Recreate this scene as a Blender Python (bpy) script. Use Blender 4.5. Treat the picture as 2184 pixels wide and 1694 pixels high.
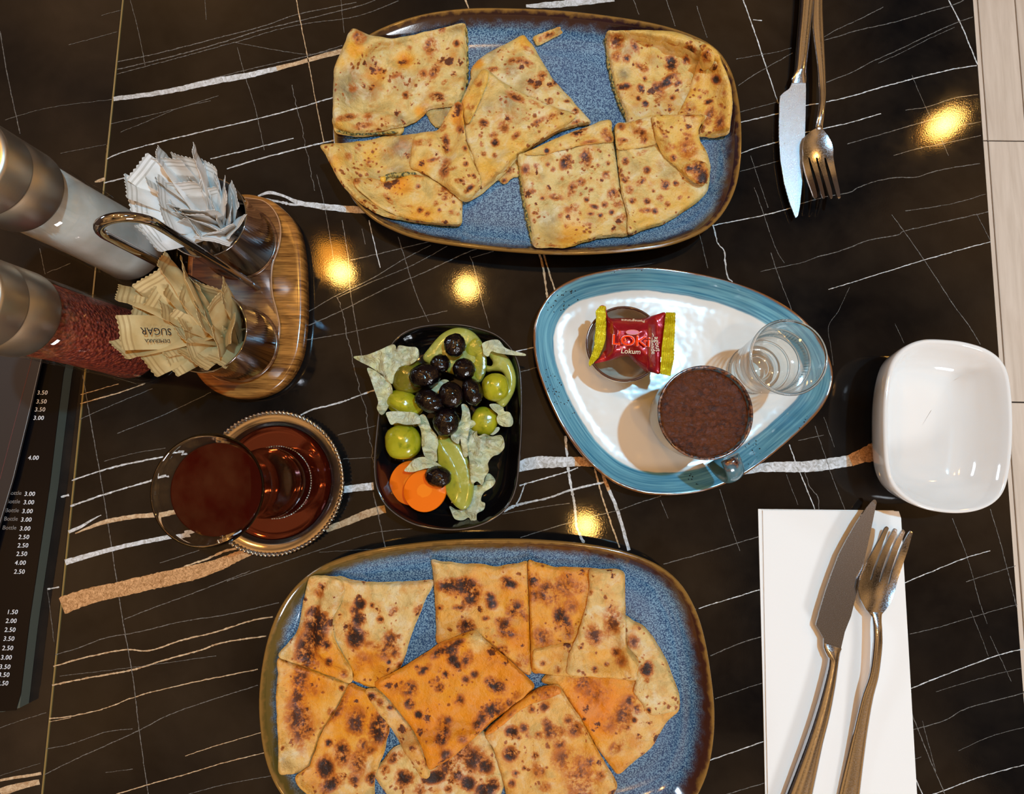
import bpy, bmesh, math, random
import numpy as np
from mathutils import Vector, noise as mnoise
from mathutils.geometry import delaunay_2d_cdt

for _o in list(bpy.data.objects):
    bpy.data.objects.remove(_o)
scene = bpy.context.scene
COL = scene.collection

# ------------------------------------------------------------------ camera
FPX, CU, CV, H = 1150.0, 1092.0, 847.0, 0.40      # focal length in pixels, principal point, height above the table
NADIR, VPY = (1110.0, 965.0), (1320.0, -10360.0)
_n = Vector(((NADIR[0]-CU)/FPX, -(NADIR[1]-CV)/FPX, -1.0)).normalized()
_z = -_n
_y = Vector(((VPY[0]-CU)/FPX, -(VPY[1]-CV)/FPX, -1.0))
_y = (_y - _z*_y.dot(_z)).normalized()
_x = _y.cross(_z)
RM = np.array([_x[:], _y[:], _z[:]])              # camera vector -> world vector
cam_data = bpy.data.cameras.new('camera')
cam = bpy.data.objects.new('camera', cam_data); COL.objects.link(cam)
cam_data.sensor_fit = 'HORIZONTAL'; cam_data.sensor_width = 36.0
cam_data.lens = FPX/2184.0*36.0
cam_data.clip_start = 0.005; cam_data.clip_end = 30
from mathutils import Matrix
cam.matrix_world = Matrix([list(RM[0])+[0], list(RM[1])+[0], list(RM[2])+[H], [0, 0, 0, 1]])
scene.camera = cam

def PA(uv, z=0.0):
    """photograph pixels (n,2) and heights -> world points (n,3)"""
    uv = np.atleast_2d(np.asarray(uv, float))
    d = np.stack([(uv[:, 0]-CU)/FPX, -(uv[:, 1]-CV)/FPX, -np.ones(len(uv))], 1) @ RM.T
    z = np.zeros(len(uv)) + z
    t = (z-H)/d[:, 2]
    return np.stack([d[:, 0]*t, d[:, 1]*t, z], 1)
def P(u, v, z=0.0):
    return Vector(PA([(u, v)], z)[0])
def crop(x0, y0, s):
    return lambda pts: [(x0+p[0]*s, y0+p[1]*s)+tuple(p[2:]) for p in pts]

# ------------------------------------------------------------------ light
scene.view_settings.view_transform = 'Standard'
scene.view_settings.look = 'None'
scene.view_settings.gamma = 1.0
scene.view_settings.use_curve_mapping = False
scene.view_settings.exposure = -0.08

world = bpy.data.worlds.new('room_glow'); scene.world = world
world.use_nodes = True
wn = world.node_tree; wn.nodes.clear()
w_out = wn.nodes.new('ShaderNodeOutputWorld'); w_bg = wn.nodes.new('ShaderNodeBackground')
w_tc = wn.nodes.new('ShaderNodeTexCoord'); w_no = wn.nodes.new('ShaderNodeTexNoise'); w_cr = wn.nodes.new('ShaderNodeValToRGB')
w_no.inputs['Scale'].default_value = 3.4; w_no.inputs['Detail'].default_value = 3.0
w_cr.color_ramp.elements[0].position = 0.36; w_cr.color_ramp.elements[0].color = (0.03, 0.018, 0.010, 1)
w_cr.color_ramp.elements[1].position = 0.72; w_cr.color_ramp.elements[1].color = (1.3, 0.66, 0.22, 1)
w_bg.inputs['Strength'].default_value = 0.8
wn.links.new(w_tc.outputs['Generated'], w_no.inputs['Vector']); wn.links.new(w_no.outputs['Fac'], w_cr.inputs['Fac'])
wn.links.new(w_cr.outputs['Color'], w_bg.inputs['Color']); wn.links.new(w_bg.outputs['Background'], w_out.inputs['Surface'])

def lamp(name, loc, energy, color, radius=0.05, kind='POINT', target=None, size=None, size_y=None, cone=None):
    l = bpy.data.lights.new(name, kind); l.energy = energy; l.color = color
    if kind in ('POINT', 'SPOT'):
        l.shadow_soft_size = radius
    if kind == 'AREA':
        l.shape = 'RECTANGLE'; l.size = size; l.size_y = size_y or size
    if kind == 'SPOT' and cone:
        l.spot_size = math.radians(cone); l.spot_blend = 0.6
    o = bpy.data.objects.new(name, l); COL.objects.link(o); o.location = loc
    if target is not None:
        o.rotation_euler = (Vector(target)-Vector(loc)).to_track_quat('-Z', 'Y').to_euler()
    return o
def mirror_lamp(name, u, v, height, energy, color, radius):
    """a ceiling lamp standing where the table mirrors it at this pixel"""
    p = P(u, v, 0)
    k = (height+H)/H
    return lamp(name, (p.x*k, p.y*k, height), energy, color, radius)
lamp('key_lamp', (0.60, 0.42, 2.0), 122, (0.32, 0.73, 1.05), 0.035)
WARM = (1.0, 0.52, 0.12)
mirror_lamp('ceiling_lamp', 728, 582, 2.1, 20, WARM, 0.045)
mirror_lamp('ceiling_lamp', 996, 614, 2.1, 17, WARM, 0.045)
mirror_lamp('ceiling_lamp', 1249, 1122, 2.1, 16, WARM, 0.045)
mirror_lamp('ceiling_lamp', 2016, 264, 2.1, 18, WARM, 0.05)
def shade_glow(u, v, height, energy, size, color=(1.0, 0.36, 0.03)):
    p = P(u, v, 0); k = (height+H)/H
    return lamp('lamp_shade_glow', (p.x*k, p.y*k, height), energy, color, kind='AREA', target=(p.x*k, p.y*k, 0), size=size[0], size_y=size[1])
shade_glow(708, 556, 2.12, 2.2, (0.13, 0.17))
shade_glow(1998, 278, 2.12, 0.8, (0.10, 0.10))
lamp('window_light', (-2.9, 1.5, 1.3), 22, (0.68, 0.84, 1.0), kind='AREA', target=(0, 0, 0), size=0.5, size_y=0.35)
lamp('window_light', (1.3, -2.4, 1.35), 40, (0.84, 0.90, 0.96), kind='AREA', target=(0, 0, 0), size=0.8, size_y=0.3)

# ------------------------------------------------------------------ objects
WL = {}                                            # world location of every parent
def place(o, parent, loc):
    COL.objects.link(o)
    o.location = Vector(loc)
    if parent is not None:
        o.parent = parent
        o.location = Vector(loc)-WL[parent.name]
    WL[o.name] = Vector(loc)
    return o
def tag(o, label=None, cat=None, group=None, kind=None):
    if label: o['label'] = label
    if cat: o['category'] = cat
    if group: o['group'] = group
    if kind: o['kind'] = kind
    return o
def thing(name, label, cat, loc, group=None):
    o = bpy.data.objects.new(name, None); o.empty_display_size = 0.02
    place(o, None, loc)
    return tag(o, label, cat, group)
def mesh_obj(name, verts, faces, mat, parent=None, smooth=True, loc=None, attrs=None, auto=None):
    verts = np.asarray([tuple(v) for v in verts], float)
    if loc is None:
        loc = WL[parent.name] if parent is not None else Vector((verts[:, 0].mean(), verts[:, 1].mean(), verts[:, 2].min()))
    loc = Vector(loc)
    me = bpy.data.meshes.new(name)
    me.from_pydata([tuple(v) for v in (verts-np.array(loc[:]))], [], [tuple(int(i) for i in f) for f in faces])
    me.update()
    if attrs:
        for k, a in attrs.items():
            at = me.attributes.new(k, 'FLOAT', 'POINT'); at.data.foreach_set('value', np.asarray(a, np.float32))
    if mat: me.materials.append(mat)
    me.polygons.foreach_set('use_smooth', [smooth]*len(me.polygons))
    if auto is not None and smooth:
        me.set_sharp_from_angle(angle=math.radians(auto))
    o = bpy.data.objects.new(name, me)
    return place(o, parent, loc)

# ------------------------------------------------------------------ shapes
def catmull(pts, n, closed=True):
    pts = np.asarray(pts, float); m = len(pts); out = []
    segs = m if closed else m-1
    for i in range(segs):
        if closed: p0, p1, p2, p3 = pts[i-1], pts[i], pts[(i+1) % m], pts[(i+2) % m]
        else: p0, p1, p2, p3 = pts[max(i-1, 0)], pts[i], pts[i+1], pts[min(i+2, m-1)]
        for j in range(12):
            t = j/12.0
            out.append(0.5*((2*p1)+(-p0+p2)*t+(2*p0-5*p1+4*p2-p3)*t*t+(-p0+3*p1-3*p2+p3)*t**3))
    if not closed: out.append(pts[-1])
    return resample(np.array(out), n, closed)
def resample(pts, n, closed=True):
    q = np.vstack([pts, pts[:1]]) if closed else pts
    L = np.concatenate([[0], np.cumsum(np.linalg.norm(np.diff(q, axis=0), axis=1))])
    s = np.linspace(0, L[-1], n+1)[:-1] if closed else np.linspace(0, L[-1], n)
    return np.stack([np.interp(s, L, q[:, k]) for k in range(q.shape[1])], 1)
def ccw(pts):
    x, y = pts[:, 0], pts[:, 1]
    a = np.sum(x*np.roll(y, -1)-np.roll(x, -1)*y)
    return pts if a > 0 else pts[::-1].copy()
def normals(pts):
    t = np.roll(pts, -1, 0)-np.roll(pts, 1, 0)
    t = t/np.maximum(np.linalg.norm(t, axis=1, keepdims=True), 1e-9)
    return np.stack([t[:, 1], -t[:, 0]], 1)       # outward for ccw loops
def loft(rings, closed_u=True, cap0=False, cap1=False):
    n = len(rings[0]); V = [tuple(p) for r in rings for p in r]; F = []
    for k in range(len(rings)-1):
        for i in range(n if closed_u else n-1):
            j = (i+1) % n
            F.append((k*n+i, k*n+j, (k+1)*n+j, (k+1)*n+i))
    if cap0: F.append(tuple(range(n))[::-1])
    if cap1: F.append(tuple((len(rings)-1)*n+i for i in range(n)))
    return V, F
def lathe(profile, c, n=64, cap0=False, cap1=False):
    rings = [[(c[0]+r*math.cos(2*math.pi*i/n), c[1]+r*math.sin(2*math.pi*i/n), z) for i in range(n)] for r, z in profile]
    return loft(rings, True, cap0, cap1)
def tube(path, rad, n=14, caps=True, up0=None):
    path = [Vector(p) for p in path]; rings = []
    up = Vector(up0) if up0 is not None else None
    for i, p in enumerate(path):
        t = (path[min(i+1, len(path)-1)]-path[max(i-1, 0)]).normalized()
        if up is None:
            up = t.orthogonal().normalized()
        up = (up - t*up.dot(t)).normalized(); s = t.cross(up)
        r = rad[i] if hasattr(rad, '__len__') else rad
        rx, ry = r if hasattr(r, '__len__') else (r, r)
        rings.append([tuple(p+up*(rx*math.cos(a))+s*(ry*math.sin(a))) for a in [2*math.pi*k/n for k in range(n)]])
    return loft(rings, True, caps, caps)
def join(*vf):
    V, F = [], []
    for v, f in vf:
        b = len(V); V += [tuple(p) for p in v]; F += [tuple(i+b for i in q) for q in f]
    return V, F
def box(x0, y0, z0, x1, y1, z1, b=0.0):
    if b <= 0:
        V = [(x0, y0, z0), (x1, y0, z0), (x1, y1, z0), (x0, y1, z0), (x0, y0, z1), (x1, y0, z1), (x1, y1, z1), (x0, y1, z1)]
        return V, [(3, 2, 1, 0), (4, 5, 6, 7), (0, 1, 5, 4), (1, 2, 6, 5), (2, 3, 7, 6), (3, 0, 4, 7)]
    r = []
    for z, d in ((z0, 0), (z1-b, 0), (z1, b)):
        r.append([(x0+d, y0+d, z), (x1-d, y0+d, z), (x1-d, y1-d, z), (x0+d, y1-d, z)])
    return loft(r, True, True, True)
def inside(pts, poly):
    x, y = pts[:, 0], pts[:, 1]; c = np.zeros(len(pts), bool)
    a, b = poly, np.roll(poly, -1, 0)
    for (x1, y1), (x2, y2) in zip(a, b):
        if y1 == y2: continue
        m = ((y1 > y) != (y2 > y)) & (x < (x2-x1)*(y-y1)/(y2-y1)+x1)
        c ^= m
    return c
def dist_to(pts, loop):
    """distance from points to the polyline loop (segments)"""
    a = loop; b = np.roll(loop, -1, 0); ab = b-a; L = np.maximum((ab**2).sum(1), 1e-12)
    out = np.full(len(pts), 1e9)
    for s in range(0, len(pts), 2000):
        p = pts[s:s+2000, None, :]
        t = np.clip(((p-a)*ab).sum(2)/L, 0, 1)
        out[s:s+2000] = np.sqrt((((a+ab*t[..., None])-p)**2).sum(2)).min(1)
    return out
def tri2d(loop, step, jitter=0.15, seed=1):
    """triangulate a closed 2D loop with interior points; returns pts, tris, boundary loop indices"""
    rs = np.random.RandomState(seed)
    L = np.linalg.norm(np.roll(loop, -1, 0)-loop, axis=1).sum()
    b = ccw(resample(loop, max(12, int(L/step)), True))
    lo, hi = b.min(0), b.max(0)
    gx = np.arange(lo[0], hi[0]+step, step); gy = np.arange(lo[1], hi[1]+step, step*0.866)
    g = np.array([(x+(0.5*step if j % 2 else 0), y) for j, y in enumerate(gy) for x in gx])
    g += rs.uniform(-jitter, jitter, g.shape)*step
    g = g[inside(g, b)]
    if len(g): g = g[dist_to(g, b) > 0.55*step]
    pts = np.vstack([b, g]) if len(g) else b
    n = len(b)
    r = delaunay_2d_cdt([Vector(p) for p in pts], [], [list(range(n))], 1, 1e-7)
    V = np.array([tuple(v) for v in r[0]]); F = [tuple(f) for f in r[2]]
    cnt = {}
    for f in F:
        for i in range(3):
            a, c = f[i], f[(i+1) % 3]; cnt[(a, c)] = 1
    nxt = {a: c for (a, c) in cnt if (c, a) not in cnt}
    return V, F, nxt
def solid_sheet(V2, F, nxt, top, bot, mids=()):
    """top / bot: (n,3) arrays; mids: extra rings as (fraction, outward push)"""
    n = len(V2); V = [tuple(p) for p in top]+[tuple(p) for p in bot]
    FF = [f for f in F]+[(f[2]+n, f[1]+n, f[0]+n) for f in F]
    prev = {a: a for a in nxt}
    if mids:
        lo = {a: np.array(top[a])*0 for a in nxt}
        inv = {c: a for a, c in nxt.items()}
        for fr, push in mids:
            cur = {}
            for a in nxt:
                t = np.array(top[nxt[a]])-np.array(top[inv.get(a, a)]); t[2] = 0
                L = np.linalg.norm(t) or 1.0; nn = np.array([t[1], -t[0], 0])/L
                p = np.array(top[a])*(1-fr)+np.array(bot[a])*fr+nn*push
                cur[a] = len(V); V.append(tuple(p))
            for a, c in nxt.items(): FF.append((prev[c], prev[a], cur[a], cur[c]))
            prev = cur
    for a, c in nxt.items(): FF.append((prev[c], prev[a], a+n, c+n))
    return V, FF
def fbm(x, y, z, s, o=3):
    return np.array([mnoise.fractal(Vector((a*s, b*s, c*s)), 1.0, 2.0, o) for a, b, c in zip(x, y, z)])
def px_sheet(name, outline, zfun, thick, mat, parent=None, step=6.0, smooth_outline=True, attrs=None, mids=((0.5, 0.0),), auto=50, loc=None, n=240, push=0.0):
    """outline in photograph pixels, zfun(uv)->top height; a solid of that thickness"""
    o = np.array(outline, float)[:, :2]
    loop = catmull(o, n) if smooth_outline else o
    V2, F, nxt = tri2d(loop, step)
    b = np.array([V2[a] for a in nxt]); 
    d = dist_to(V2, ccw(loop))
    z = zfun(V2, d)
    top = PA(V2, z)
    th = thick(V2, d) if callable(thick) else thick
    bot = top.copy(); bot[:, 2] -= th
    # image v runs down, so the loop orientation flips in the world
    F = [f[::-1] for f in F]; nxt = {c: a for a, c in nxt.items()}
    V, FF = solid_sheet(V2, F, nxt, top, bot, mids)
    at = None
    if attrs:
        at = {}
        for k, fn in attrs.items():
            a = fn(V2, d); m = len(V)-2*len(V2)
            bi = [x for _ in mids for x in nxt]
            at[k] = np.concatenate([a, a, np.array([a[i] for i in bi])]) if m else np.concatenate([a, a])
    return mesh_obj(name, V, FF, mat, parent, True, loc, at, auto)
def text(name, s, parent, loc, size, mat, rot=0.0, rotm=None, depth=0.00008, align='CENTER', shear=0.0, spacing=1.0):
    c = bpy.data.curves.new(name, 'FONT'); c.body = s; c.size = size; c.align_x = align; c.align_y = 'CENTER'
    c.extrude = depth; c.shear = shear; c.space_character = spacing; c.resolution_u = 3
    t = bpy.data.objects.new(name+'_tmp', c); COL.objects.link(t)
    bpy.context.view_layer.update()
    me = bpy.data.meshes.new_from_object(t.evaluated_get(bpy.context.evaluated_depsgraph_get()))
    bpy.data.objects.remove(t); bpy.data.curves.remove(c)
    me.name = name; me.materials.clear(); me.materials.append(mat)
    o = bpy.data.objects.new(name, me); place(o, parent, loc)
    if rotm is not None: o.rotation_mode = 'QUATERNION'; o.rotation_quaternion = rotm
    else: o.rotation_euler = (0, 0, rot)
    return o

# ------------------------------------------------------------------ materials
def srgb(r, g, b):
    f = lambda c: (c/255/12.92) if c/255 <= 0.04045 else ((c/255+0.055)/1.055)**2.4
    return (f(r), f(g), f(b), 1.0)
class NT:
    def __init__(self, name):
        self.m = bpy.data.materials.new(name); self.m.use_nodes = True
        self.t = self.m.node_tree; self.b = self.t.nodes['Principled BSDF']; self.out = self.t.nodes['Material Output']
    def n(self, typ, **kw):
        nd = self.t.nodes.new('ShaderNode'+typ)
        for k, v in kw.items():
            if hasattr(nd, k): setattr(nd, k, v)
        return nd
    def l(self, a, b): self.t.links.new(a, b)
    def set(self, **kw):
        for k, v in kw.items():
            key = {'color': 'Base Color', 'rough': 'Roughness', 'metal': 'Metallic', 'trans': 'Transmission Weight', 'ior': 'IOR',
                   'spec': 'Specular IOR Level', 'coat': 'Coat Weight', 'coatr': 'Coat Roughness', 'alpha': 'Alpha', 'sss': 'Subsurface Weight'}[k]
            s = self.b.inputs[key]
            if hasattr(v, 'links'): self.l(v, s)
            else: s.default_value = v
        return self
    def obj(self, rand=True):
        tc = self.n('TexCoord'); 
        if not rand: return tc.outputs['Object']
        oi = self.n('ObjectInfo'); mu = self.n('VectorMath', operation='SCALE'); mu.inputs['Scale'].default_value = 7.3
        cb = self.n('CombineXYZ'); self.l(oi.outputs['Random'], cb.inputs[0]); self.l(oi.outputs['Random'], cb.inputs[1])
        self.l(cb.outputs[0], mu.inputs[0])
        ad = self.n('VectorMath', operation='ADD'); self.l(tc.outputs['Object'], ad.inputs[0]); self.l(mu.outputs[0], ad.inputs[1])
        return ad.outputs[0]
    def noise(self, vec, scale, detail=3, rough=0.5, dist=0.0):
        nd = self.n('TexNoise'); nd.inputs['Scale'].default_value = scale; nd.inputs['Detail'].default_value = detail
        nd.inputs['Roughness'].default_value = rough; nd.inputs['Distortion'].default_value = dist
        self.l(vec, nd.inputs['Vector']); return nd.outputs['Fac']
    def vor(self, vec, scale, feature='F1', rand=1.0):
        nd = self.n('TexVoronoi'); nd.feature = feature; nd.inputs['Scale'].default_value = scale
        nd.inputs['Randomness'].default_value = rand; self.l(vec, nd.inputs['Vector']); return nd
    def math(self, op, a, b=None, c=None, clamp=False):
        nd = self.n('Math'); nd.operation = op; nd.use_clamp = clamp
        for i, v in enumerate((a, b, c)):
            if v is None: continue
            if hasattr(v, 'links'): self.l(v, nd.inputs[i])
            else: nd.inputs[i].default_value = v
        return nd.outputs[0]
    def mapr(self, v, a, b, c=0.0, d=1.0, smooth=False):
        nd = self.n('MapRange'); nd.clamp = True
        if smooth: nd.interpolation_type = 'SMOOTHSTEP'
        self.l(v, nd.inputs[0])
        for i, x in enumerate((a, b, c, d)): nd.inputs[i+1].default_value = x
        return nd.outputs[0]
    def mix(self, f, a, b, mode='MIX'):
        nd = self.n('Mix'); nd.data_type = 'RGBA'; nd.blend_type = mode; nd.clamp_factor = True
        ins = [s for s in nd.inputs if s.type == 'RGBA']; 
        if hasattr(f, 'links'): self.l(f, nd.inputs[0])
        else: nd.inputs[0].default_value = f
        for s, v in zip(ins, (a, b)):
            if hasattr(v, 'links'): self.l(v, s)
            else: s.default_value = v if len(v) == 4 else tuple(v)+(1,)
        return [s for s in nd.outputs if s.type == 'RGBA'][0]
    def ramp(self, v, stops):
        nd = self.n('ValToRGB'); self.l(v, nd.inputs[0]); cr = nd.color_ramp
        while len(cr.elements) < len(stops): cr.elements.new(0.5)
        for e, (p, c) in zip(cr.elements, stops): e.position = p; e.color = c if len(c) == 4 else tuple(c)+(1,)
        return nd.outputs[0]
    def attr(self, name):
        nd = self.n('Attribute'); nd.attribute_name = name; return nd.outputs['Fac']
    def bump(self, h, strength=0.3, dist=0.001, normal=None):
        nd = self.n('Bump'); nd.inputs['Strength'].default_value = strength; nd.inputs['Distance'].default_value = dist
        self.l(h, nd.inputs['Height'])
        if normal is not None: self.l(normal, nd.inputs['Normal'])
        self.l(nd.outputs[0], self.b.inputs['Normal']); return nd.outputs[0]
def simple(name, color, rough=0.4, metal=0.0, **kw):
    return NT(name).set(color=color, rough=rough, metal=metal, **kw).m
# ------------------------------------------------------------------ shared materials
def marble_mat(name, base, warm):
    m = NT(name); v = m.obj(False)
    n1 = m.noise(v, 14, 4, 0.6, 0.6); n2 = m.noise(v, 60, 3, 0.6)
    k = m.mapr(m.math('ADD', m.math('MULTIPLY', n1, 0.75), m.math('MULTIPLY', n2, 0.25)), 0.38, 0.68)
    m.set(color=m.mix(k, base, warm), rough=m.mapr(n2, 0.2, 0.8, 0.035, 0.075), spec=0.33)
    sc = m.n('TexWave'); mp = m.n('Mapping'); mp.inputs['Scale'].default_value = (1, 1, 1)
    m.bump(m.noise(v, 900, 2, 0.7), 0.03, 0.0004)
    return m.m
M_TILE = marble_mat('black_marble_gloss', srgb(12, 11, 12), srgb(31, 26, 22))
M_TILE2 = marble_mat('black_marble_gloss_side', srgb(26, 22, 20), srgb(42, 34, 28))  # lighter brown: the room's reflection in this slab is put into its colour
def vein_mat(name, a, b, sc=300):
    m = NT(name); v = m.obj(False)
    k = m.mapr(m.noise(v, sc, 4, 0.65, 1.5), 0.35, 0.65)
    m.set(color=m.mix(k, a, b), rough=0.1); return m.m
M_VW = vein_mat('white_vein', srgb(225, 228, 232), srgb(160, 158, 152), 260)
M_VG = vein_mat('grey_vein', srgb(128, 126, 122), srgb(74, 70, 67), 500)
M_VB = vein_mat('beige_and_shaded_vein', srgb(216, 190, 155), srgb(165, 130, 95), 260)  # beige veins, and white ones where warm shade is painted on
M_VO = vein_mat('shaded_white_vein', srgb(220, 170, 120), srgb(140, 96, 56), 420)  # white veins where they lie in warm shadow, the shade painted as colour
M_GOLD = simple('brass_joint', srgb(150, 130, 80), 0.4, 0.4)
M_DARKEDGE = simple('table_underside', srgb(30, 26, 24), 0.6)
def wood_plank_mat():
    m = NT('grey_wood_look_tile'); v = m.obj(True)
    mp = m.n('Mapping'); mp.inputs['Scale'].default_value = (60, 5, 1); m.l(v, mp.inputs['Vector'])
    g = m.noise(mp.outputs[0], 1.0, 5, 0.6, 0.4); n2 = m.noise(v, 9, 3)
    c = m.mix(m.mapr(g, 0.3, 0.7), srgb(214, 204, 190), srgb(242, 234, 222))
    c = m.mix(m.mapr(n2, 0.3, 0.75, 0, 0.35), c, srgb(226, 212, 196))
    m.set(color=c, rough=0.45); m.bump(g, 0.15, 0.001); return m.m
M_PLANK = wood_plank_mat()
M_GROUT = simple('dark_grout', srgb(52, 46, 42), 0.9)

# ------------------------------------------------------------------ floor
FZ = -0.74
fl = mesh_obj('floor', *box(-3.2, -3.2, FZ-0.05, 3.2, 3.2, FZ-0.004), M_GROUT, None, False, (0, 0, FZ-0.05))
tag(fl, kind='structure')
gx0 = (P(2086, 0, FZ).x+P(2137, 700, FZ).x)/2; pw = 0.0835
gy0 = P(2140, 300, FZ).y; pl = gy0-P(2165, 858, FZ).y
for nm, b in (('wall_back', (-3.2, 3.2, FZ, 3.2, 3.3, 2.4)), ('wall_left', (-3.3, -3.2, FZ, -3.2, 3.3, 2.4))):
    tag(mesh_obj(nm, *box(*b), simple('dark_panelling_'+nm, srgb(96, 74, 56), 0.6), None, False), kind='structure')
V, F = box(0.0015, 0.0015, -0.012, pw-0.0015, pl-0.0015, 0.0, 0.001)
pm = None
for ix in range(-16, 17):
    for iy in range(-3, 4):
        x, y = gx0+ix*pw, gy0+iy*pl
        if pm is None:
            o = mesh_obj('plank', [(a+x, b+y, c+FZ) for a, b, c in V], F, M_PLANK, fl, False, (x, y, FZ)); pm = o.data
        else:
            o = bpy.data.objects.new('plank', pm); place(o, fl, (x, y, FZ))

# ------------------------------------------------------------------ table
EX1 = np.mean([P(2075, 10).x, P(2127, 700).x, P(2156, 1041).x])      # right table edge
SX = np.mean([P(262, 10).x, P(176, 830).x, P(100, 1600).x])          # joint between the two slabs
TY0, TY1, TX0 = -0.42, 0.48, -0.66
tb = thing('dining_table', 'glossy black marble table with thin white veins under all the dishes', 'table', (0, 0, FZ))
def slab(name, x0, x1, mat, label=None):
    return tag(mesh_obj(name, *box(x0, TY0, -0.022, x1, TY1, 0.0, 0.0006), mat, tb, False, (x0, TY0, 0)), label)
t1 = slab('marble_slab', SX+0.0006, EX1, M_TILE)
t2 = slab('marble_slab', TX0, SX-0.0006, M_TILE2)
tag(mesh_obj('joint_strip', *box(SX-0.0006, TY0, -0.02, SX+0.0006, TY1, 0.0001), M_GOLD, tb, False), 'thin brass coloured joint line')
mesh_obj('table_core', *box(TX0+0.01, TY0+0.01, -0.045, EX1-0.012, TY1-0.01, -0.022), M_DARKEDGE, tb, False)
mesh_obj('pedestal', *lathe([(0.22, FZ), (0.22, FZ+0.015), (0.05, FZ+0.04), (0.04, FZ+0.1), (0.04, -0.06), (0.14, -0.045)], (-0.1, 0.03), 40, True, True), M_DARKEDGE, tb, True, auto=40)

def ribbon(pts, w, seed=0, amp=0.45, wig=0.0, z=0.00012):
    """pts in photograph pixels, w one width or a list; a thin inlaid strip of table surface"""
    rs = np.random.RandomState(seed)
    p = np.array(pts, float); w = np.array(w if hasattr(w, '__len__') else [w]*len(p), float)
    q = np.hstack([p, w[:, None]])
    L = np.linalg.norm(np.diff(p, axis=0), axis=1).sum()
    step = 3.5 if w.max() < 6 else 4.5
    q = catmull(q, max(3, int(L/step)), False) if len(p) > 2 else resample(q, max(3, int(L/step)), False)
    t = np.gradient(q[:, :2], axis=0); t /= np.maximum(np.linalg.norm(t, axis=1, keepdims=True), 1e-6)
    nn = np.stack([-t[:, 1], t[:, 0]], 1)
    r = rs.normal(0, 1, len(q)); r = np.convolve(r, [0.25, 0.5, 0.25], 'same')
    c = q[:, :2]+nn*(r*(amp+wig))[:, None]
    ww = q[:, 2]*(1+0.22*rs.normal(0, 1, len(q))) if w.max() < 6 else q[:, 2]*(1+0.035*rs.normal(0, 1, len(q)))
    ww = np.maximum(ww, 0.45)
    a = PA(c+nn*ww[:, None]/2, z); b = PA(c-nn*ww[:, None]/2, z)
    n = len(q); V = [tuple(x) for x in a]+[tuple(x) for x in b]
    F = [(i, i+1, n+i+1, n+i) for i in range(n-1)]
    return V, F
VEINS = {'W': [], 'G': [], 'B': [], 'O': []}; VEINS2 = {'W': [], 'G': [], 'B': [], 'O': []}
_k = [0]
def vein(kind, w, *pts, left=False, wig=0.0):
    _k[0] += 1
    big = (max(w) if hasattr(w, '__len__') else w) >= 6
    (VEINS2 if left else VEINS)[kind].append((ribbon(pts, w, _k[0], 0.45 if big else 0.4, wig, 0.00012+0.000004*(_k[0] % 12)), big))
vl = dict(left=True)
vein('G', 1.8, (0, 66), (17, 167), (43, 285), **vl); vein('G', 0.9, (146, 96), (250, 68), **vl)
vein('G', 0.9, (10, 256), (104, 230), (240, 212), **vl); vein('G', 0.9, (129, 327), (226, 308), **vl)
vein('B', [2, 7, 6], (202, 388), (212, 385), (224, 381), **vl); vein('G', 0.8, (216, 33), (259, 21), **vl)
vein('G', 1.4, (85, 530), (96, 585), **vl); vein('G', 1.2, (100, 582), (150, 562), **vl)
vein('B', [5, 6, 6], (0, 1665), (45, 1657), (88, 1650), **vl); vein('B', [18, 14, 11], (0, 1690), (44, 1677), (84, 1668), **vl)
vein('G', 0.8, (0, 1655), (86, 1628), **vl); vein('G', 1.0, (0, 1553), (47, 1536), (99, 1521), **vl)
vein('W', 3, (101, 1257), (126, 1252), **vl); vein('W', 5, (130, 1060), (147, 1056), **vl); vein('G', 1, (101, 1258), (108, 1310), (115, 1370), **vl)
vein('G', 1.6, (251, 132), (348, 111), (452, 84), (557, 57), (633, 31), (760, 5)); vein('G', 1.8, (250, 148), (348, 125), (452, 97), (557, 64), (640, 44), (760, 14), (800, 0))
vein('G', 1.3, (249, 158), (313, 141), (418, 113), (522, 84), (592, 63), (661, 49), (760, 35), (850, 2)); vein('G', 1.0, (498, 90), (557, 101), (644, 115), (682, 113), (725, 104))
vein('W', [9, 10, 11, 13, 12, 10], (242, 211), (313, 202), (383, 190), (452, 174), (522, 162), (592, 146)); vein('B', [10, 8, 9, 11], (590, 146), (630, 136), (654, 129), (740, 106))
vein('G', 1.4, (435, 172), (522, 150), (592, 134), (654, 120), (730, 97)); vein('G', 1.2, (237, 264), (313, 247), (383, 230), (466, 204)); vein('G', 1.0, (257, 282), (313, 259), (383, 230), (449, 215))
vein('W', 2.2, (228, 339), (264, 324), (348, 301), (456, 275), (539, 256), (626, 233), (720, 205)); vein('W', 2, (449, 339), (539, 317), (626, 295)); vein('W', 2.5, (484, 360), (557, 338), (661, 311), (720, 298)); vein('W', 2.6, (222, 390), (290, 374))
vein('G', 1.1, (278, 0), (296, 70), (310, 143)); vein('G', 0.9, (437, 0), (440, 42)); vein('G', 1.2, (506, 101), (522, 160), (543, 226), (564, 320))
vein('G', 1.2, (623, 181), (637, 244), (646, 278), (651, 313), (658, 341), (670, 407), wig=0.8); vein('B', 1.8, (632, 0), (644, 63), (656, 122), (672, 209), (691, 304)); vein('G', 1.0, (727, 0), (734, 70)); vein('G', 1.0, (675, 372), (689, 425), (703, 500), (712, 560))
vein('W', [3, 7, 5, 9, 12, 14], (550, 418), (575, 411), (606, 419), (637, 432), (682, 440), (740, 446)); vein('B', [14, 15], (738, 446), (800, 449)); vein('W', [3, 5, 4], (566, 424), (612, 434), (645, 438))
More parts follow.
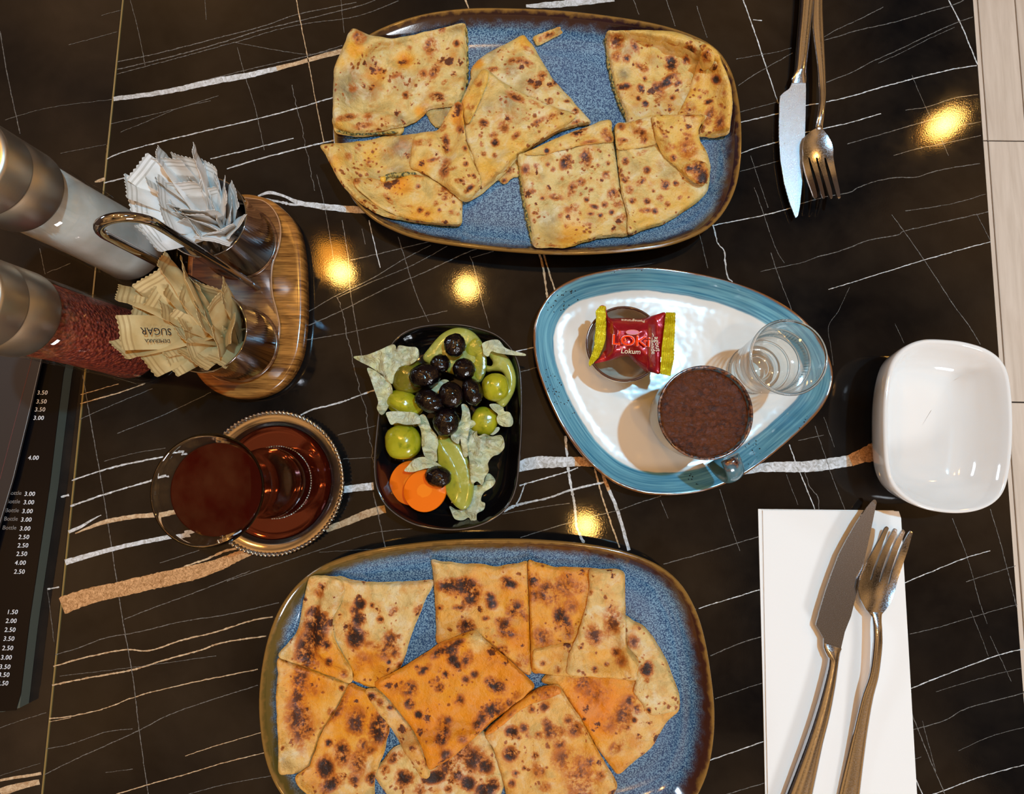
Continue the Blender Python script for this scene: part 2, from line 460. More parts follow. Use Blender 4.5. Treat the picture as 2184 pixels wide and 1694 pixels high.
vein('G', 1.6, (730, 470), (737, 513), (744, 560), (747, 620), (762, 708), (773, 770)); vein('G', 1.6, (718, 634), (730, 661), (737, 700), (743, 727), (750, 760), (759, 799), (768, 834), (779, 870), (783, 900), (792, 960), (800, 1010), wig=1.4)
vein('G', 1.2, (772, 488), (779, 521)); vein('W', 1.8, (787, 470), (803, 540), (811, 571)); vein('G', 1.5, (849, 505), (861, 543), (886, 623), (914, 687)); vein('G', 1.2, (1002, 546), (1011, 571), (1024, 628), (1044, 700))
vein('G', 1.4, (647, 672), (715, 632), (792, 595), (861, 553), (919, 523)); vein('G', 1.3, (721, 634), (792, 602), (875, 568), (954, 525)); vein('G', 1.7, (645, 700), (726, 664), (820, 617), (916, 576), (1002, 536), (1060, 520))
vein('G', 1.5, (748, 555), (792, 545), (847, 532), (930, 512)); vein('G', 1.4, (641, 727), (737, 711), (820, 691), (888, 678), (954, 663)); vein('W', 3, (641, 886), (669, 873), (724, 859), (776, 840), (815, 828)); vein('G', 1.2, (1006, 550), (1053, 536))
vein('W', 2, (1100, 750), (1142, 740)); vein('G', 1.5, (1108, 794), (1152, 782)); vein('B', 4, (1146, 530), (1158, 570), (1168, 640)); vein('B', 3.2, (1156, 530), (1174, 590), (1186, 626))
vein('W', 2, (1585, 0), (1605, 55), (1627, 122), (1660, 221)); vein('G', 1, (1570, 126), (1655, 111), (1688, 102)); vein('G', 1.3, (1575, 183), (1608, 160), (1655, 133), (1690, 113)); vein('G', 1.1, (1575, 240), (1660, 217))
vein('W', 2, (1575, 262), (1660, 242), (1718, 225), (1746, 221), (1815, 205), (1884, 185), (1967, 163), (2036, 147), (2083, 140)); vein('G', 1.3, (1757, 79), (1787, 62), (1829, 43), (1857, 29), (1884, 15)); vein('G', 1.5, (1757, 86), (1793, 76), (1829, 65), (1912, 46), (1981, 25), (2034, 10), (2056, 0))
vein('G', 1.4, (1762, 176), (1815, 155), (1857, 133), (1912, 108), (1981, 75), (2036, 50), (2075, 36)); vein('G', 1, (1873, 135), (1926, 111), (1981, 83), (2036, 58)); vein('W', 1.8, (1716, 283), (1757, 274), (1815, 261), (1879, 242)); vein('G', 1.1, (1931, 235), (1981, 227), (2036, 209), (2086, 202))
vein('G', 1.4, (1807, 307), (1857, 293), (1912, 277), (1981, 257), (2009, 250)); vein('G', 1, (1906, 332), (1953, 318), (2009, 307), (2092, 289)); vein('G', 1.1, (2045, 268), (2092, 260)); vein('W', 2, (1578, 328), (1621, 313), (1662, 302)); vein('G', 1.2, (1578, 366), (1662, 343))
vein('G', 1.4, (1690, 440), (1760, 420), (1810, 411), (1829, 401), (1870, 386), (1912, 379), (1953, 378), (1995, 365), (2036, 357), (2090, 349)); vein('W', 1.8, (1519, 481), (1625, 460), (1686, 444)); vein('W', 2.2, (2023, 0), (2050, 53), (2085, 138)); vein('G', 0.8, (1945, 160), (1967, 213), (1987, 254)); vein('G', 0.9, (2006, 293), (2023, 332))
vein('G', 1, (1601, 332), (1619, 387), (1638, 443)); vein('G', 1.1, (1931, 450), (2028, 435), (2102, 414)); vein('G', 1.6, (1744, 548), (1802, 532), (1851, 513), (1915, 501), (1928, 493), (1996, 477), (2044, 466), (2108, 452)); vein('G', 1, (1622, 579), (1706, 561), (1744, 548))
vein('W', 1.6, (1767, 618), (1867, 587), (1970, 555), (2044, 534), (2112, 516)); vein('G', 1.3, (1902, 458), (1928, 493), (1980, 568), (2028, 642), (2070, 700), (2091, 735)); vein('G', 1, (2083, 456), (2112, 513)); vein('W', 2.6, (1520, 477), (1530, 516), (1544, 535), (1546, 555), (1551, 590), (1562, 602), wig=0.5)
vein('G', 1.1, (1609, 400), (1628, 455), (1654, 529), (1673, 561)); vein('G', 1.3, (1644, 539), (1660, 587), (1690, 665)); vein('G', 0.8, (1812, 613), (1789, 661), (1767, 697), (1772, 738), (1777, 780)); vein('G', 0.9, (1909, 690), (1928, 732))
vein('W', [10, 18, 22, 24, 24, 24], (1585, 1008), (1625, 998), (1673, 996), (1718, 996), (1760, 991), (1816, 982)); vein('O', [25, 30, 44, 46], (1814, 983), (1838, 973), (1880, 960), (1925, 952))
vein('G', 1.2, (1738, 909), (1760, 973), (1780, 1031), (1802, 1086)); vein('G', 1, (1757, 890), (1780, 954)); vein('W', 2, (1684, 948), (1696, 983), (1725, 1054), (1738, 1086)); vein('G', 1.6, (1717, 1006), (1725, 1035), (1744, 1060), (1746, 1086), wig=0.8); vein('G', 1, (1677, 1012), (1702, 1077)); vein('G', 1.1, (1535, 1044), (1554, 1106), (1570, 1154), (1578, 1175))
vein('G', 1.7, (1415, 1204), (1527, 1172), (1618, 1145)); vein('W', 2, (1490, 1298), (1620, 1258)); vein('G', 1.7, (1515, 1399), (1577, 1373), (1625, 1358)); vein('G', 1.1, (1702, 940), (1757, 928)); vein('W', 1.8, (1930, 1243), (2012, 1209), (2063, 1189), (2112, 1175)); vein('G', 1.3, (2060, 1241), (2092, 1231), (2166, 1207))
vein('G', 1.3, (1940, 1353), (2002, 1338), (2079, 1315), (2170, 1289)); vein('G', 1.4, (2112, 1086), (2137, 1170), (2168, 1295)); vein('G', 1.1, (2031, 1106), (2063, 1189), (2089, 1283), (2105, 1331)); vein('G', 1, (2070, 1302), (2092, 1357), (2108, 1400))
vein('G', 1.4, (1525, 1491), (1625, 1457)); vein('W', 2, (1500, 1627), (1628, 1582)); vein('G', 1.6, (1545, 1696), (1632, 1670)); vein('W', 2, (1940, 1470), (2028, 1435), (2125, 1399), (2182, 1385)); vein('G', 1.1, (1996, 1476), (2092, 1447), (2179, 1425)); vein('G', 1.7, (1942, 1558), (2012, 1538), (2060, 1512), (2137, 1491), (2190, 1477))
vein('G', 1, (2044, 1602), (2108, 1573), (2190, 1550)); vein('W', 1.8, (1960, 1706), (2015, 1686), (2092, 1657), (2200, 1628)); vein('G', 1.6, (1940, 1510), (1980, 1612), (2018, 1700)); vein('G', 1, (1967, 1538), (1986, 1609), (1996, 1647)); vein('W', 1.8, (1950, 1655), (1970, 1700)); vein('G', 1, (2112, 1357), (2157, 1454)); vein('G', 1, (1948, 1620), (1965, 1615))
vein('W', [22, 26, 24, 20], (1095, 998), (1142, 987), (1170, 986), (1228, 985)); vein('O', [20, 20, 20], (1226, 985), (1250, 985), (1280, 986)); vein('W', 5, (1206, 930), (1208, 960), (1214, 1015), (1225, 1075), (1230, 1125), (1246, 1158)); vein('B', 3, (1268, 1000), (1282, 1051), (1302, 1114), (1322, 1168)); vein('O', [5, 7, 7], (1284, 1008), (1292, 1030), (1300, 1048)); vein('W', 7, (1299, 1046), (1318, 1092), (1335, 1152), (1342, 1174))
vein('W', 2.6, (1108, 1036), (1156, 1022), (1208, 1007), (1233, 998)); vein('W', [4, 5, 3.5, 4, 4], (1075, 1092), (1101, 1078), (1170, 1062), (1219, 1045), (1288, 1029)); vein('W', 2.5, (1119, 1034), (1109, 1062), (1101, 1075)); vein('G', 1.4, (1070, 1097), (1162, 1081), (1215, 1074)); vein('G', 1.5, (1110, 1147), (1170, 1128), (1225, 1112)); vein('G', 1.5, (1258, 1103), (1321, 1088), (1362, 1073), (1410, 1058)); vein('G', 1, (1409, 1067), (1425, 1106))
vein('B', 1.4, (172, 842), (253, 819)); vein('B', 2.2, (171, 861), (253, 838), (310, 818)); vein('G', 1.2, (169, 895), (235, 866), (325, 829)); vein('G', 1.3, (250, 925), (328, 894), (384, 869), (450, 837)); vein('G', 1.7, (177, 800), (191, 885), (213, 1009), (228, 1102), (249, 1240), (261, 1319), (283, 1443), (297, 1559), (317, 1700))
vein('W', 3, (153, 1025), (253, 994), (400, 965)); vein('G', 1, (222, 984), (291, 966), (353, 956)); vein('W', [3.5, 3, 4], (150, 1080), (238, 1050), (360, 1015)); vein('W', [7, 6, 4, 1.5], (146, 1135), (172, 1124), (193, 1111), (216, 1099)); vein('B', [2, 9, 9, 10, 10], (160, 1138), (222, 1114), (285, 1102), (330, 1099), (400, 1090)); vein('W', [12, 9, 9, 8], (139, 1200), (253, 1168), (365, 1145), (420, 1135))
vein('W', [14, 15, 16], (725, 1045), (760, 1041), (797, 1037)); vein('B', [12, 14, 16, 17], (695, 1130), (736, 1115), (783, 1096), (822, 1086)); vein('G', 1.3, (720, 928), (802, 908)); vein('G', 1, (732, 979), (798, 976)); vein('G', 1.8, (796, 1050), (805, 1090), (822, 1168)); vein('G', 1.3, (484, 1240), (565, 1212), (689, 1171), (792, 1138), (880, 1128)); vein('G', 0.8, (680, 1178), (810, 1171)); vein('G', 1.1, (341, 1201), (425, 1174))
vein('O', [38, 34, 32, 33, 32, 26, 20, 12], (132, 1293), (189, 1272), (261, 1256), (334, 1239), (406, 1223), (461, 1207), (515, 1183), (560, 1168)); vein('B', [2, 4, 5, 4], (392, 1209), (442, 1192), (479, 1176), (525, 1166)); vein('G', 1.4, (265, 1321), (334, 1294), (424, 1261), (533, 1218))
vein('G', 1.5, (118, 1397), (171, 1381), (225, 1361), (297, 1348), (388, 1326), (479, 1312), (595, 1286)); vein('B', 2.8, (114, 1422), (189, 1401), (268, 1386), (319, 1388), (388, 1366), (461, 1348), (533, 1325), (582, 1316)); vein('B', 3.0, (111, 1462), (189, 1446), (279, 1430), (352, 1408), (424, 1388), (479, 1370), (568, 1357)); vein('G', 0.9, (127, 1442), (225, 1431), (334, 1417), (461, 1399))
vein('B', 2, (105, 1533), (152, 1528), (225, 1511), (290, 1486), (388, 1461), (479, 1442), (550, 1428)); vein('B', 1.2, (105, 1540), (152, 1531)); vein('G', 1.2, (98, 1598), (152, 1587), (225, 1562), (283, 1555)); vein('G', 1.5, (94, 1653), (152, 1624), (225, 1591), (297, 1558), (352, 1529), (424, 1502), (550, 1462)); vein('B', 1.4, (395, 1613), (461, 1591), (560, 1562)); vein('B', 1.8, (230, 1700), (316, 1674), (406, 1649), (479, 1627), (567, 1605)); vein('G', 1.1, (395, 1696), (479, 1674), (585, 1654)); vein('G', 1, (225, 1648), (283, 1641))
vein('W', [6, 14, 12], (1122, 13), (1190, 9), (1310, -3)); vein('G', 1.5, (1350, -4), (1363, 31)); vein('G', 1.3, (1420, -4), (1440, 56)); vein('G', 1.1, (1486, 13), (1508, 80)); vein('B', 3, (992, -3), (1001, 22)); vein('W', 1.8, (1606, 42), (1625, 44)); vein('G', 1.2, (1490, 490), (1502, 540), (1510, 572)); vein('G', 1, (1240, 1170), (1243, 1180))
for D, slabo in ((VEINS, t1), (VEINS2, t2)):
    for k, nm, mt in (('W', 'white_veins', M_VW), ('G', 'grey_veins', M_VG), ('B', 'beige_and_shaded_veins', M_VB), ('O', 'shaded_veins', M_VO)):
        thin = [r for r, b in D[k] if not b]
        if thin: tag(mesh_obj(nm, *join(*thin), mt, slabo, False), kind='stuff')
        for r, b in D[k]:
            if b: mesh_obj('vein', *r, mt, slabo, False)
# ------------------------------------------------------------------ dishes
def offset_ring(loop, d, z, zc):
    """world loop pulled in by d; beyond a limit it shrinks towards the centre so it never crosses itself"""
    lim = 0.022
    n = normals(loop); p = loop-n*min(d, lim)
    if d > lim:
        k = 1-(d-lim)/(np.abs(dist_to(np.array([zc]), loop)[0])-lim)
        p = zc+(p-zc)*max(k, 0.0)
    return np.hstack([p, np.full((len(p), 1), z)])
def dish(name, outline, zrim, outer, inner, mat, parent, n=160):
    """outline: rim in photograph pixels; outer/inner: lists of (inset from rim, height)"""
    w = PA(catmull(outline, n), zrim)[:, :2]; w = ccw(w); c = w.mean(0)
    rings, d = [], []
    for ins, z in list(reversed(outer))+inner:
        rings.append(offset_ring(w, ins, z, c)); d.append(ins)
    k0 = len(outer)
    V, F = loft(rings, True, True, False)
    b = len(rings)-1; V.append((c[0], c[1], inner[-1][1])); ci = len(V)-1
    m = len(w)
    F += [(b*m+i, b*m+(i+1) % m, ci) for i in range(m)]
    dd = []
    for k, (ins, r) in enumerate(zip(d, rings)): dd += [ins if k >= k0 else -ins-0.0001]*m
    dd.append(0.2)
    o = mesh_obj(name, V, F, mat, parent, True, None, {'inset': dd})
    return o, w, c
class Pile:
    """height field over one dish: everything laid down later drapes over it"""
    def __init__(self, w, c, inner, zout=0.0, step=0.001, pad=0.02):
        self.lo = w.min(0)-pad; self.hi = w.max(0)+pad; self.s = step
        self.nx = int((self.hi[0]-self.lo[0])/step)+1; self.ny = int((self.hi[1]-self.lo[1])/step)+1
        X, Y = np.meshgrid(self.lo[0]+np.arange(self.nx)*step, self.lo[1]+np.arange(self.ny)*step, indexing='ij')
        self.G = np.stack([X.ravel(), Y.ravel()], 1)
        ins = inside(self.G, w); d = dist_to(self.G, w)
        pr = sorted(inner); z = np.interp(d, [p[0] for p in pr], [p[1] for p in pr])
        z[~ins] = zout
        self.H = z.reshape(self.nx, self.ny)
    def smooth(self, r, sig):
        A = self.H.copy()
        for _ in range(r):
            B = A.copy()
            for dx, dy in ((1, 0), (-1, 0), (0, 1), (0, -1)): B = np.maximum(B, np.roll(A, (dx, dy), (0, 1)))
            A = B
        if sig > 0:
            k = np.exp(-0.5*(np.arange(-3*int(sig+.9), 3*int(sig+.9)+1)/sig)**2); k /= k.sum()
            A = np.apply_along_axis(lambda v: np.convolve(np.pad(v, len(k)//2, 'edge'), k, 'valid'), 0, A)
            A = np.apply_along_axis(lambda v: np.convolve(np.pad(v, len(k)//2, 'edge'), k, 'valid'), 1, A)
        return np.maximum(A, self.H)
    def samp(self, A, xy):
        f = (xy-self.lo)/self.s; f[:, 0] = np.clip(f[:, 0], 0, self.nx-1.001); f[:, 1] = np.clip(f[:, 1], 0, self.ny-1.001)
        i = f.astype(int); t = f-i
        a = A[i[:, 0], i[:, 1]]; b = A[i[:, 0]+1, i[:, 1]]; c = A[i[:, 0], i[:, 1]+1]; e = A[i[:, 0]+1, i[:, 1]+1]
        return (a*(1-t[:, 0])+b*t[:, 0])*(1-t[:, 1])+(c*(1-t[:, 0])+e*t[:, 0])*t[:, 1]

# oval platters: blue speckled glaze with a brown rim
def platter_mat(name, rim_a, rim_b):
    m = NT(name); v = m.obj(False); d = m.attr('inset')
    sp = m.noise(v, 1150, 2, 0.6); big = m.noise(v, 22, 3)
    blue = m.mix(m.mapr(sp, 0.44, 0.58), srgb(34, 70, 108), srgb(126, 164, 188))
    blue = m.mix(m.mapr(big, 0.35, 0.7, 0, 0.35), blue, srgb(54, 90, 132))
    dn = m.math('ADD', d, m.mapr(m.noise(v, 160, 3), 0.3, 0.7, -0.0012, 0.0012))
    sxx = m.n('SeparateXYZ'); m.l(v, sxx.inputs[0]); rim = m.mix(m.mapr(m.math('ADD', sxx.outputs[0], m.mapr(m.noise(v, 9, 2), 0.3, 0.7, -0.03, 0.03)), -0.12, 0.10), rim_b, rim_a)
    c = m.mix(m.mapr(dn, 0.0052, 0.0115, smooth=True), rim, blue)
    edge = m.mix(m.mapr(dn, 0.0018, 0.0036), srgb(128, 92, 42), c)
    c = m.mix(m.mapr(d, -0.0002, 0.0001), srgb(70, 56, 40), edge)
    m.set(color=c, rough=0.14, coat=0.6, coatr=0.05); m.bump(sp, 0.04, 0.0005); return m.m
M_PLAT1 = platter_mat('blue_speckled_glaze', srgb(48, 27, 31), srgb(58, 36, 24))
INN = [(0.0004, 0.0205), (0.0012, 0.0212), (0.0024, 0.0208), (0.0048, 0.0180), (0.0085, 0.0125), (0.013, 0.0082), (0.019, 0.0058), (0.027, 0.0050), (0.04, 0.0048), (0.07, 0.0048)]
OUT = [(0.0, 0.0195), (0.0012, 0.0165), (0.006, 0.010), (0.014, 0.0045), (0.021, 0.0015), (0.023, 0.0), (0.030, 0.0)]
pl1 = thing('oval_platter', 'large oval blue speckled platter with brown rim at the top, near the upper knife', 'plate', P(1150, 280, 0)[:], 'blue oval platters')
UP_OUT = [(1000, 17), (1100, 17), (1200, 22), (1300, 33), (1400, 50), (1480, 75), (1530, 105), (1560, 150), (1575, 205), (1582, 270), (1581, 340), (1570, 400), (1546, 450), (1510, 488), (1460, 513), (1400, 529), (1300, 540), (1200, 543), (1100, 538), (1000, 528), (900, 512), (840, 492), (790, 464), (752, 425), (728, 380), (714, 330), (709, 260), (713, 190), (730, 135), (770, 85), (830, 52), (910, 28)]
o1, w1, c1 = dish('dish', UP_OUT, 0.0205, OUT, INN, M_PLAT1, pl1)
pl2 = thing('oval_platter', 'large oval blue speckled platter with brown rim at the bottom, left of the napkin', 'plate', P(1040, 1470, 0)[:], 'blue oval platters')
LO_OUT = [(950, 1152), (1060, 1149), (1150, 1151), (1250, 1160), (1330, 1176), (1400, 1203), (1448, 1240), (1480, 1290), (1501, 1350), (1516, 1430), (1525, 1520), (1520, 1600), (1502, 1670), (1465, 1730), (1400, 1768), (1300, 1792), (1150, 1803), (1000, 1806), (850, 1798), (720, 1775), (640, 1740), (595, 1690), (571, 1640), (557, 1580), (551, 1500), (558, 1420), (574, 1350), (600, 1290), (640, 1240), (690, 1205), (760, 1180), (850, 1163)]
M_PLAT2 = platter_mat('blue_speckled_glaze_olive', srgb(66, 34, 24), srgb(88, 72, 30))
o2, w2, c2 = dish('dish', LO_OUT, 0.0205, OUT, INN, M_PLAT2, pl2)
pile1 = Pile(w1, c1, INN, 0.0216); pile2 = Pile(w2, c2, INN, 0.0216)

# rounded triangle saucer: white with turquoise band
def tray_mat():
    m = NT('white_glaze_turquoise_band'); v = m.obj(False); d = m.attr('inset')
    st = m.n('Mapping'); st.inputs['Scale'].default_value = (1, 1, 1); m.l(v, st.inputs['Vector'])
    band = m.math('MULTIPLY', d, 900.0)
    brush = m.n('TexNoise'); cb = m.n('CombineXYZ'); m.l(band, cb.inputs[2]); sx = m.n('SeparateXYZ'); m.l(v, sx.inputs[0])
    m.l(m.math('MULTIPLY', sx.outputs[0], 26.0), cb.inputs[0]); m.l(m.math('MULTIPLY', sx.outputs[1], 26.0), cb.inputs[1])
    m.l(cb.outputs[0], brush.inputs['Vector']); brush.inputs['Scale'].default_value = 1.0; brush.inputs['Detail'].default_value = 3
    tq = m.mix(m.mapr(brush.outputs['Fac'], 0.3, 0.7), srgb(58, 118, 146), srgb(120, 176, 190))
    dn = m.math('ADD', d, m.mapr(m.noise(v, 40, 3), 0.3, 0.7, -0.0006, 0.0006))
    c = m.mix(m.mapr(dn, 0.0148, 0.0158), tq, srgb(226, 222, 214))
    spk = m.vor(v, 420, 'F1'); msk = m.noise(v, 28, 2)
    s = m.math('MULTIPLY', m.math('LESS_THAN', spk.outputs['Distance'], 0.22), m.math('GREATER_THAN', msk, 0.62))
    s = m.math('MULTIPLY', s, m.math('LESS_THAN', d, 0.0145))
    c = m.mix(s, c, srgb(34, 30, 34))
    c = m.mix(m.mapr(dn, 0.0012, 0.0022), srgb(118, 72, 36), c)
    c = m.mix(m.mapr(d, -0.0002, 0.0), srgb(196, 186, 170), c)
    m.set(color=c, rough=0.1, coat=0.5, coatr=0.04)
    m.bump(m.noise(v, 55, 2), 0.12, 0.003); return m.m
TRAY_OUT = [(1137, 716), (1141, 688), (1151, 660), (1176, 624), (1213, 599), (1260, 583), (1322, 572), (1385, 570), (1447, 576), (1525, 591), (1603, 615), (1665, 645), (1712, 679), (1749, 722), (1771, 768), (1777, 809), (1765, 850), (1737, 890), (1681, 942), (1624, 988), (1572, 1021), (1509, 1046), (1447, 1056), (1385, 1055), (1338, 1043), (1294, 1020), (1245, 976), (1204, 920), (1173, 860), (1150, 800), (1140, 757)]
tr = thing('triangular_saucer', 'rounded triangle white saucer with turquoise band under the coffee cup', 'plate', P(1440, 820, 0)[:])
TI = [(0.0003, 0.0147), (0.001, 0.0152), (0.002, 0.0148), (0.005, 0.0120), (0.009, 0.0085), (0.013, 0.0062), (0.0165, 0.0052), (0.024, 0.0048), (0.04, 0.0046), (0.06, 0.0046)]
TO = [(0.0, 0.014), (0.001, 0.012), (0.006, 0.007), (0.014, 0.0025), (0.02, 0.0008), (0.022, 0.0), (0.03, 0.0)]
dish('dish', TRAY_OUT, 0.0147, TO, TI, tray_mat(), tr)

# black pickle dish
M_BLACK = simple('black_glazed_ceramic', srgb(14, 12, 14), 0.08, coat=0.5, coatr=0.03)
M_BRIM = simple('worn_black_rim', srgb(90, 84, 82), 0.15)
BD = [(920, 692), (976, 691), (1017, 698), (1059, 713), (1090, 741), (1107, 775), (1113, 819), (1114, 902), (1110, 971), (1102, 1041), (1081, 1085), (1045, 1113), (1003, 1128), (956, 1132), (895, 1124), (851, 1104), (818, 1074), (801, 1035), (797, 985), (802, 920), (810, 850), (816, 790), (828, 745), (850, 716), (880, 700)]
bd = thing('black_dish', 'black rectangular dish full of pickles and olives', 'dish', P(955, 910, 0)[:])
BI = [(0.0002, 0.0268), (0.0009, 0.0272), (0.0018, 0.0262), (0.0035, 0.0215), (0.0065, 0.0145), (0.011, 0.0088), (0.017, 0.0062), (0.025, 0.0055), (0.035, 0.0055), (0.045, 0.0055)]
BO = [(0.0, 0.0262), (0.0008, 0.022), (0.004, 0.013), (0.010, 0.005), (0.016, 0.001), (0.018, 0.0), (0.024, 0.0)]
_, wb, cb_ = dish('dish', BD, 0.0268, BO, BI, M_BLACK, bd)
V, F = tube([tuple(p)+(0.0271,) for p in np.vstack([wb-normals(wb)*0.0007, (wb-normals(wb)*0.0007)[:1]])], 0.00035, 6, False)
mesh_obj('rim', V, F, M_BRIM, bd)
pile3 = Pile(wb, cb_, BI, pad=0.03)

# white sauce dish
def white_mat():
    m = NT('white_porcelain'); v = m.obj(False)
    m.set(color=srgb(232, 230, 226), rough=0.08, coat=0.5, coatr=0.03); m.bump(m.noise(v, 35, 2), 0.10, 0.004); return m.m
WD = [(1973, 724), (2026, 725), (2066, 731), (2105, 744), (2135, 766), (2151, 796), (2158, 839), (2161, 892), (2160, 946), (2155, 999), (2144, 1044), (2124, 1071), (2092, 1088), (2052, 1095), (2008, 1093), (1965, 1083), (1929, 1063), (1903, 1036), (1890, 1000), (1885, 946), (1885, 866), (1892, 807), (1906, 765), (1935, 737)]
wd = thing('white_dish', 'empty white rectangular sauce dish at the right edge of the table', 'dish', P(1975, 930, 0)[:])
WI = [(0.0004, 0.0328), (0.0015, 0.0335), (0.003, 0.0325), (0.006, 0.0270), (0.010, 0.0185), (0.015, 0.0125), (0.021, 0.0095), (0.028, 0.0085), (0.035, 0.0082), (0.042, 0.0082)]
WO = [(0.0, 0.032), (0.0006, 0.027), (0.003, 0.017), (0.008, 0.008), (0.013, 0.003), (0.0145, 0.0), (0.022, 0.0)]
dish('dish', WD, 0.033, WO, WI, white_mat(), wd)
# ------------------------------------------------------------------ flatbread
def bread_mat(name, pale, mid, hot, k=1.0):
    m = NT(name); v = m.obj(True)
    low = m.noise(v, 34, 3, 0.55, 0.3); med = m.noise(v, 110, 4, 0.6); fine = m.noise(v, 480, 3, 0.65)
    vo = m.vor(v, 105); vo2 = m.vor(v, 230)
    wob = m.mapr(fine, 0.3, 0.7, -0.16, 0.16)
    thr = m.mapr(low, 0.44, 0.68, 0.0, 0.46)
    s1 = m.mapr(m.math('SUBTRACT', m.math('ADD', thr, wob), vo.outputs['Distance']), 0.0, 0.16)
    thr2 = m.mapr(m.noise(v, 52, 3), 0.44, 0.66, 0.0, 0.46)
    s2 = m.mapr(m.math('SUBTRACT', m.math('ADD', thr2, wob), vo2.outputs['Distance']), 0.0, 0.2)
    at = m.attr('burn')
    ab = m.math('MULTIPLY', at, m.mapr(m.math('ADD', m.math('MULTIPLY', med, 0.6), m.math('MULTIPLY', fine, 0.4)), 0.40, 0.56, 0.25, 1.3))
    toast = m.mapr(m.math('ADD', m.math('MULTIPLY', med, 0.6), m.math('MULTIPLY', low, 0.4)), 0.50, 0.66)
    base = m.mix(m.math('ADD', m.attr('tone'), m.mapr(med, 0.3, 0.7, -0.18, 0.18)), pale, mid)
    base = m.mix(m.mapr(m.math('ADD', m.attr('tone'), m.mapr(low, 0.3, 0.7, -0.3, 0.3)), 0.75, 1.5), base, hot)
    base = m.mix(m.math('MULTIPLY', m.attr('grey'), m.mapr(med, 0.35, 0.6, 0.45, 1.0)), base, srgb(118, 110, 88))
    mot = m.noise(v, 75, 5, 0.65, 0.6)
    base = m.mix(m.math('MULTIPLY', m.mapr(mot, 0.52, 0.66, 0, 0.6), m.mapr(m.attr('tone'), 0.35, 1.0, 1.0, 0.15)), base, srgb(222, 210, 176))
    base = m.mix(m.math('MULTIPLY', m.mapr(mot, 0.47, 0.34, 0, 0.55), m.mapr(m.attr('tone'), 0.5, 1.0, 1.0, 0.3)), base, srgb(160, 138, 78))
    c = m.mix(m.math('MULTIPLY', toast, 0.62*k), base, srgb(196, 118, 34))
    sp = m.math('MAXIMUM', m.math('MULTIPLY', s1, 0.85), m.math('MULTIPLY', s2, 0.62))
    sp = m.math('MULTIPLY', sp, k)
    bn = m.math('MAXIMUM', sp, ab)
    c = m.mix(m.mapr(bn, 0.05, 0.38, 0, 0.85), c, srgb(180, 94, 24))
    c = m.mix(m.mapr(bn, 0.40, 0.75), c, srgb(104, 52, 20))
    c = m.mix(m.mapr(bn, 0.72, 1.1), c, srgb(46, 26, 18))
    m.set(color=c, rough=0.5, spec=0.35)
    h = m.math('SUBTRACT', m.math('ADD', m.math('MULTIPLY', med, 0.7), m.math('MULTIPLY', fine, 0.3)), m.math('MULTIPLY', bn, 0.15))
    m.bump(m.math('ADD', h, m.math('MULTIPLY', m.noise(v, 55, 3, 0.55, 0.8), 0.9)), 0.8, 0.0030); return m.m
M_BR1 = bread_mat('toasted_flatbread', srgb(210, 190, 130), srgb(222, 168, 58), srgb(226, 142, 26))
M_BR2 = bread_mat('flatbread_orange_shade', srgb(216, 186, 122), srgb(222, 150, 36), srgb(222, 124, 6))  # orange of the warm shadow over these breads is put into their colour
def filling_mat():
    m = NT('cheese_and_herb_filling'); v = m.obj(True)
    c = m.mix(m.mapr(m.noise(v, 500, 3), 0.42, 0.58), srgb(52, 60, 28), srgb(176, 150, 72))
    m.set(color=c, rough=0.5); m.bump(m.noise(v, 700, 3), 0.8, 0.001); return m.m
M_FILL = filling_mat()
def blobs(lst):
    """[(u,v,r[,strength[,stretch,angle]])] -> field over pixel points"""
    def f(V, d):
        out = np.zeros(len(V))
        for b in lst:
            u, v, r = b[:3]; s = b[3] if len(b) > 3 else 1.0
            dx, dy = V[:, 0]-u, V[:, 1]-v
            if len(b) > 5:
                a = math.radians(b[5]); e = b[4]
                dx, dy = dx*math.cos(a)+dy*math.sin(a), (-dx*math.sin(a)+dy*math.cos(a))*e
            q = np.clip(1.35-np.hypot(dx, dy)/r, 0, 1)
            out = np.maximum(out, s*q)
        return out
    return f
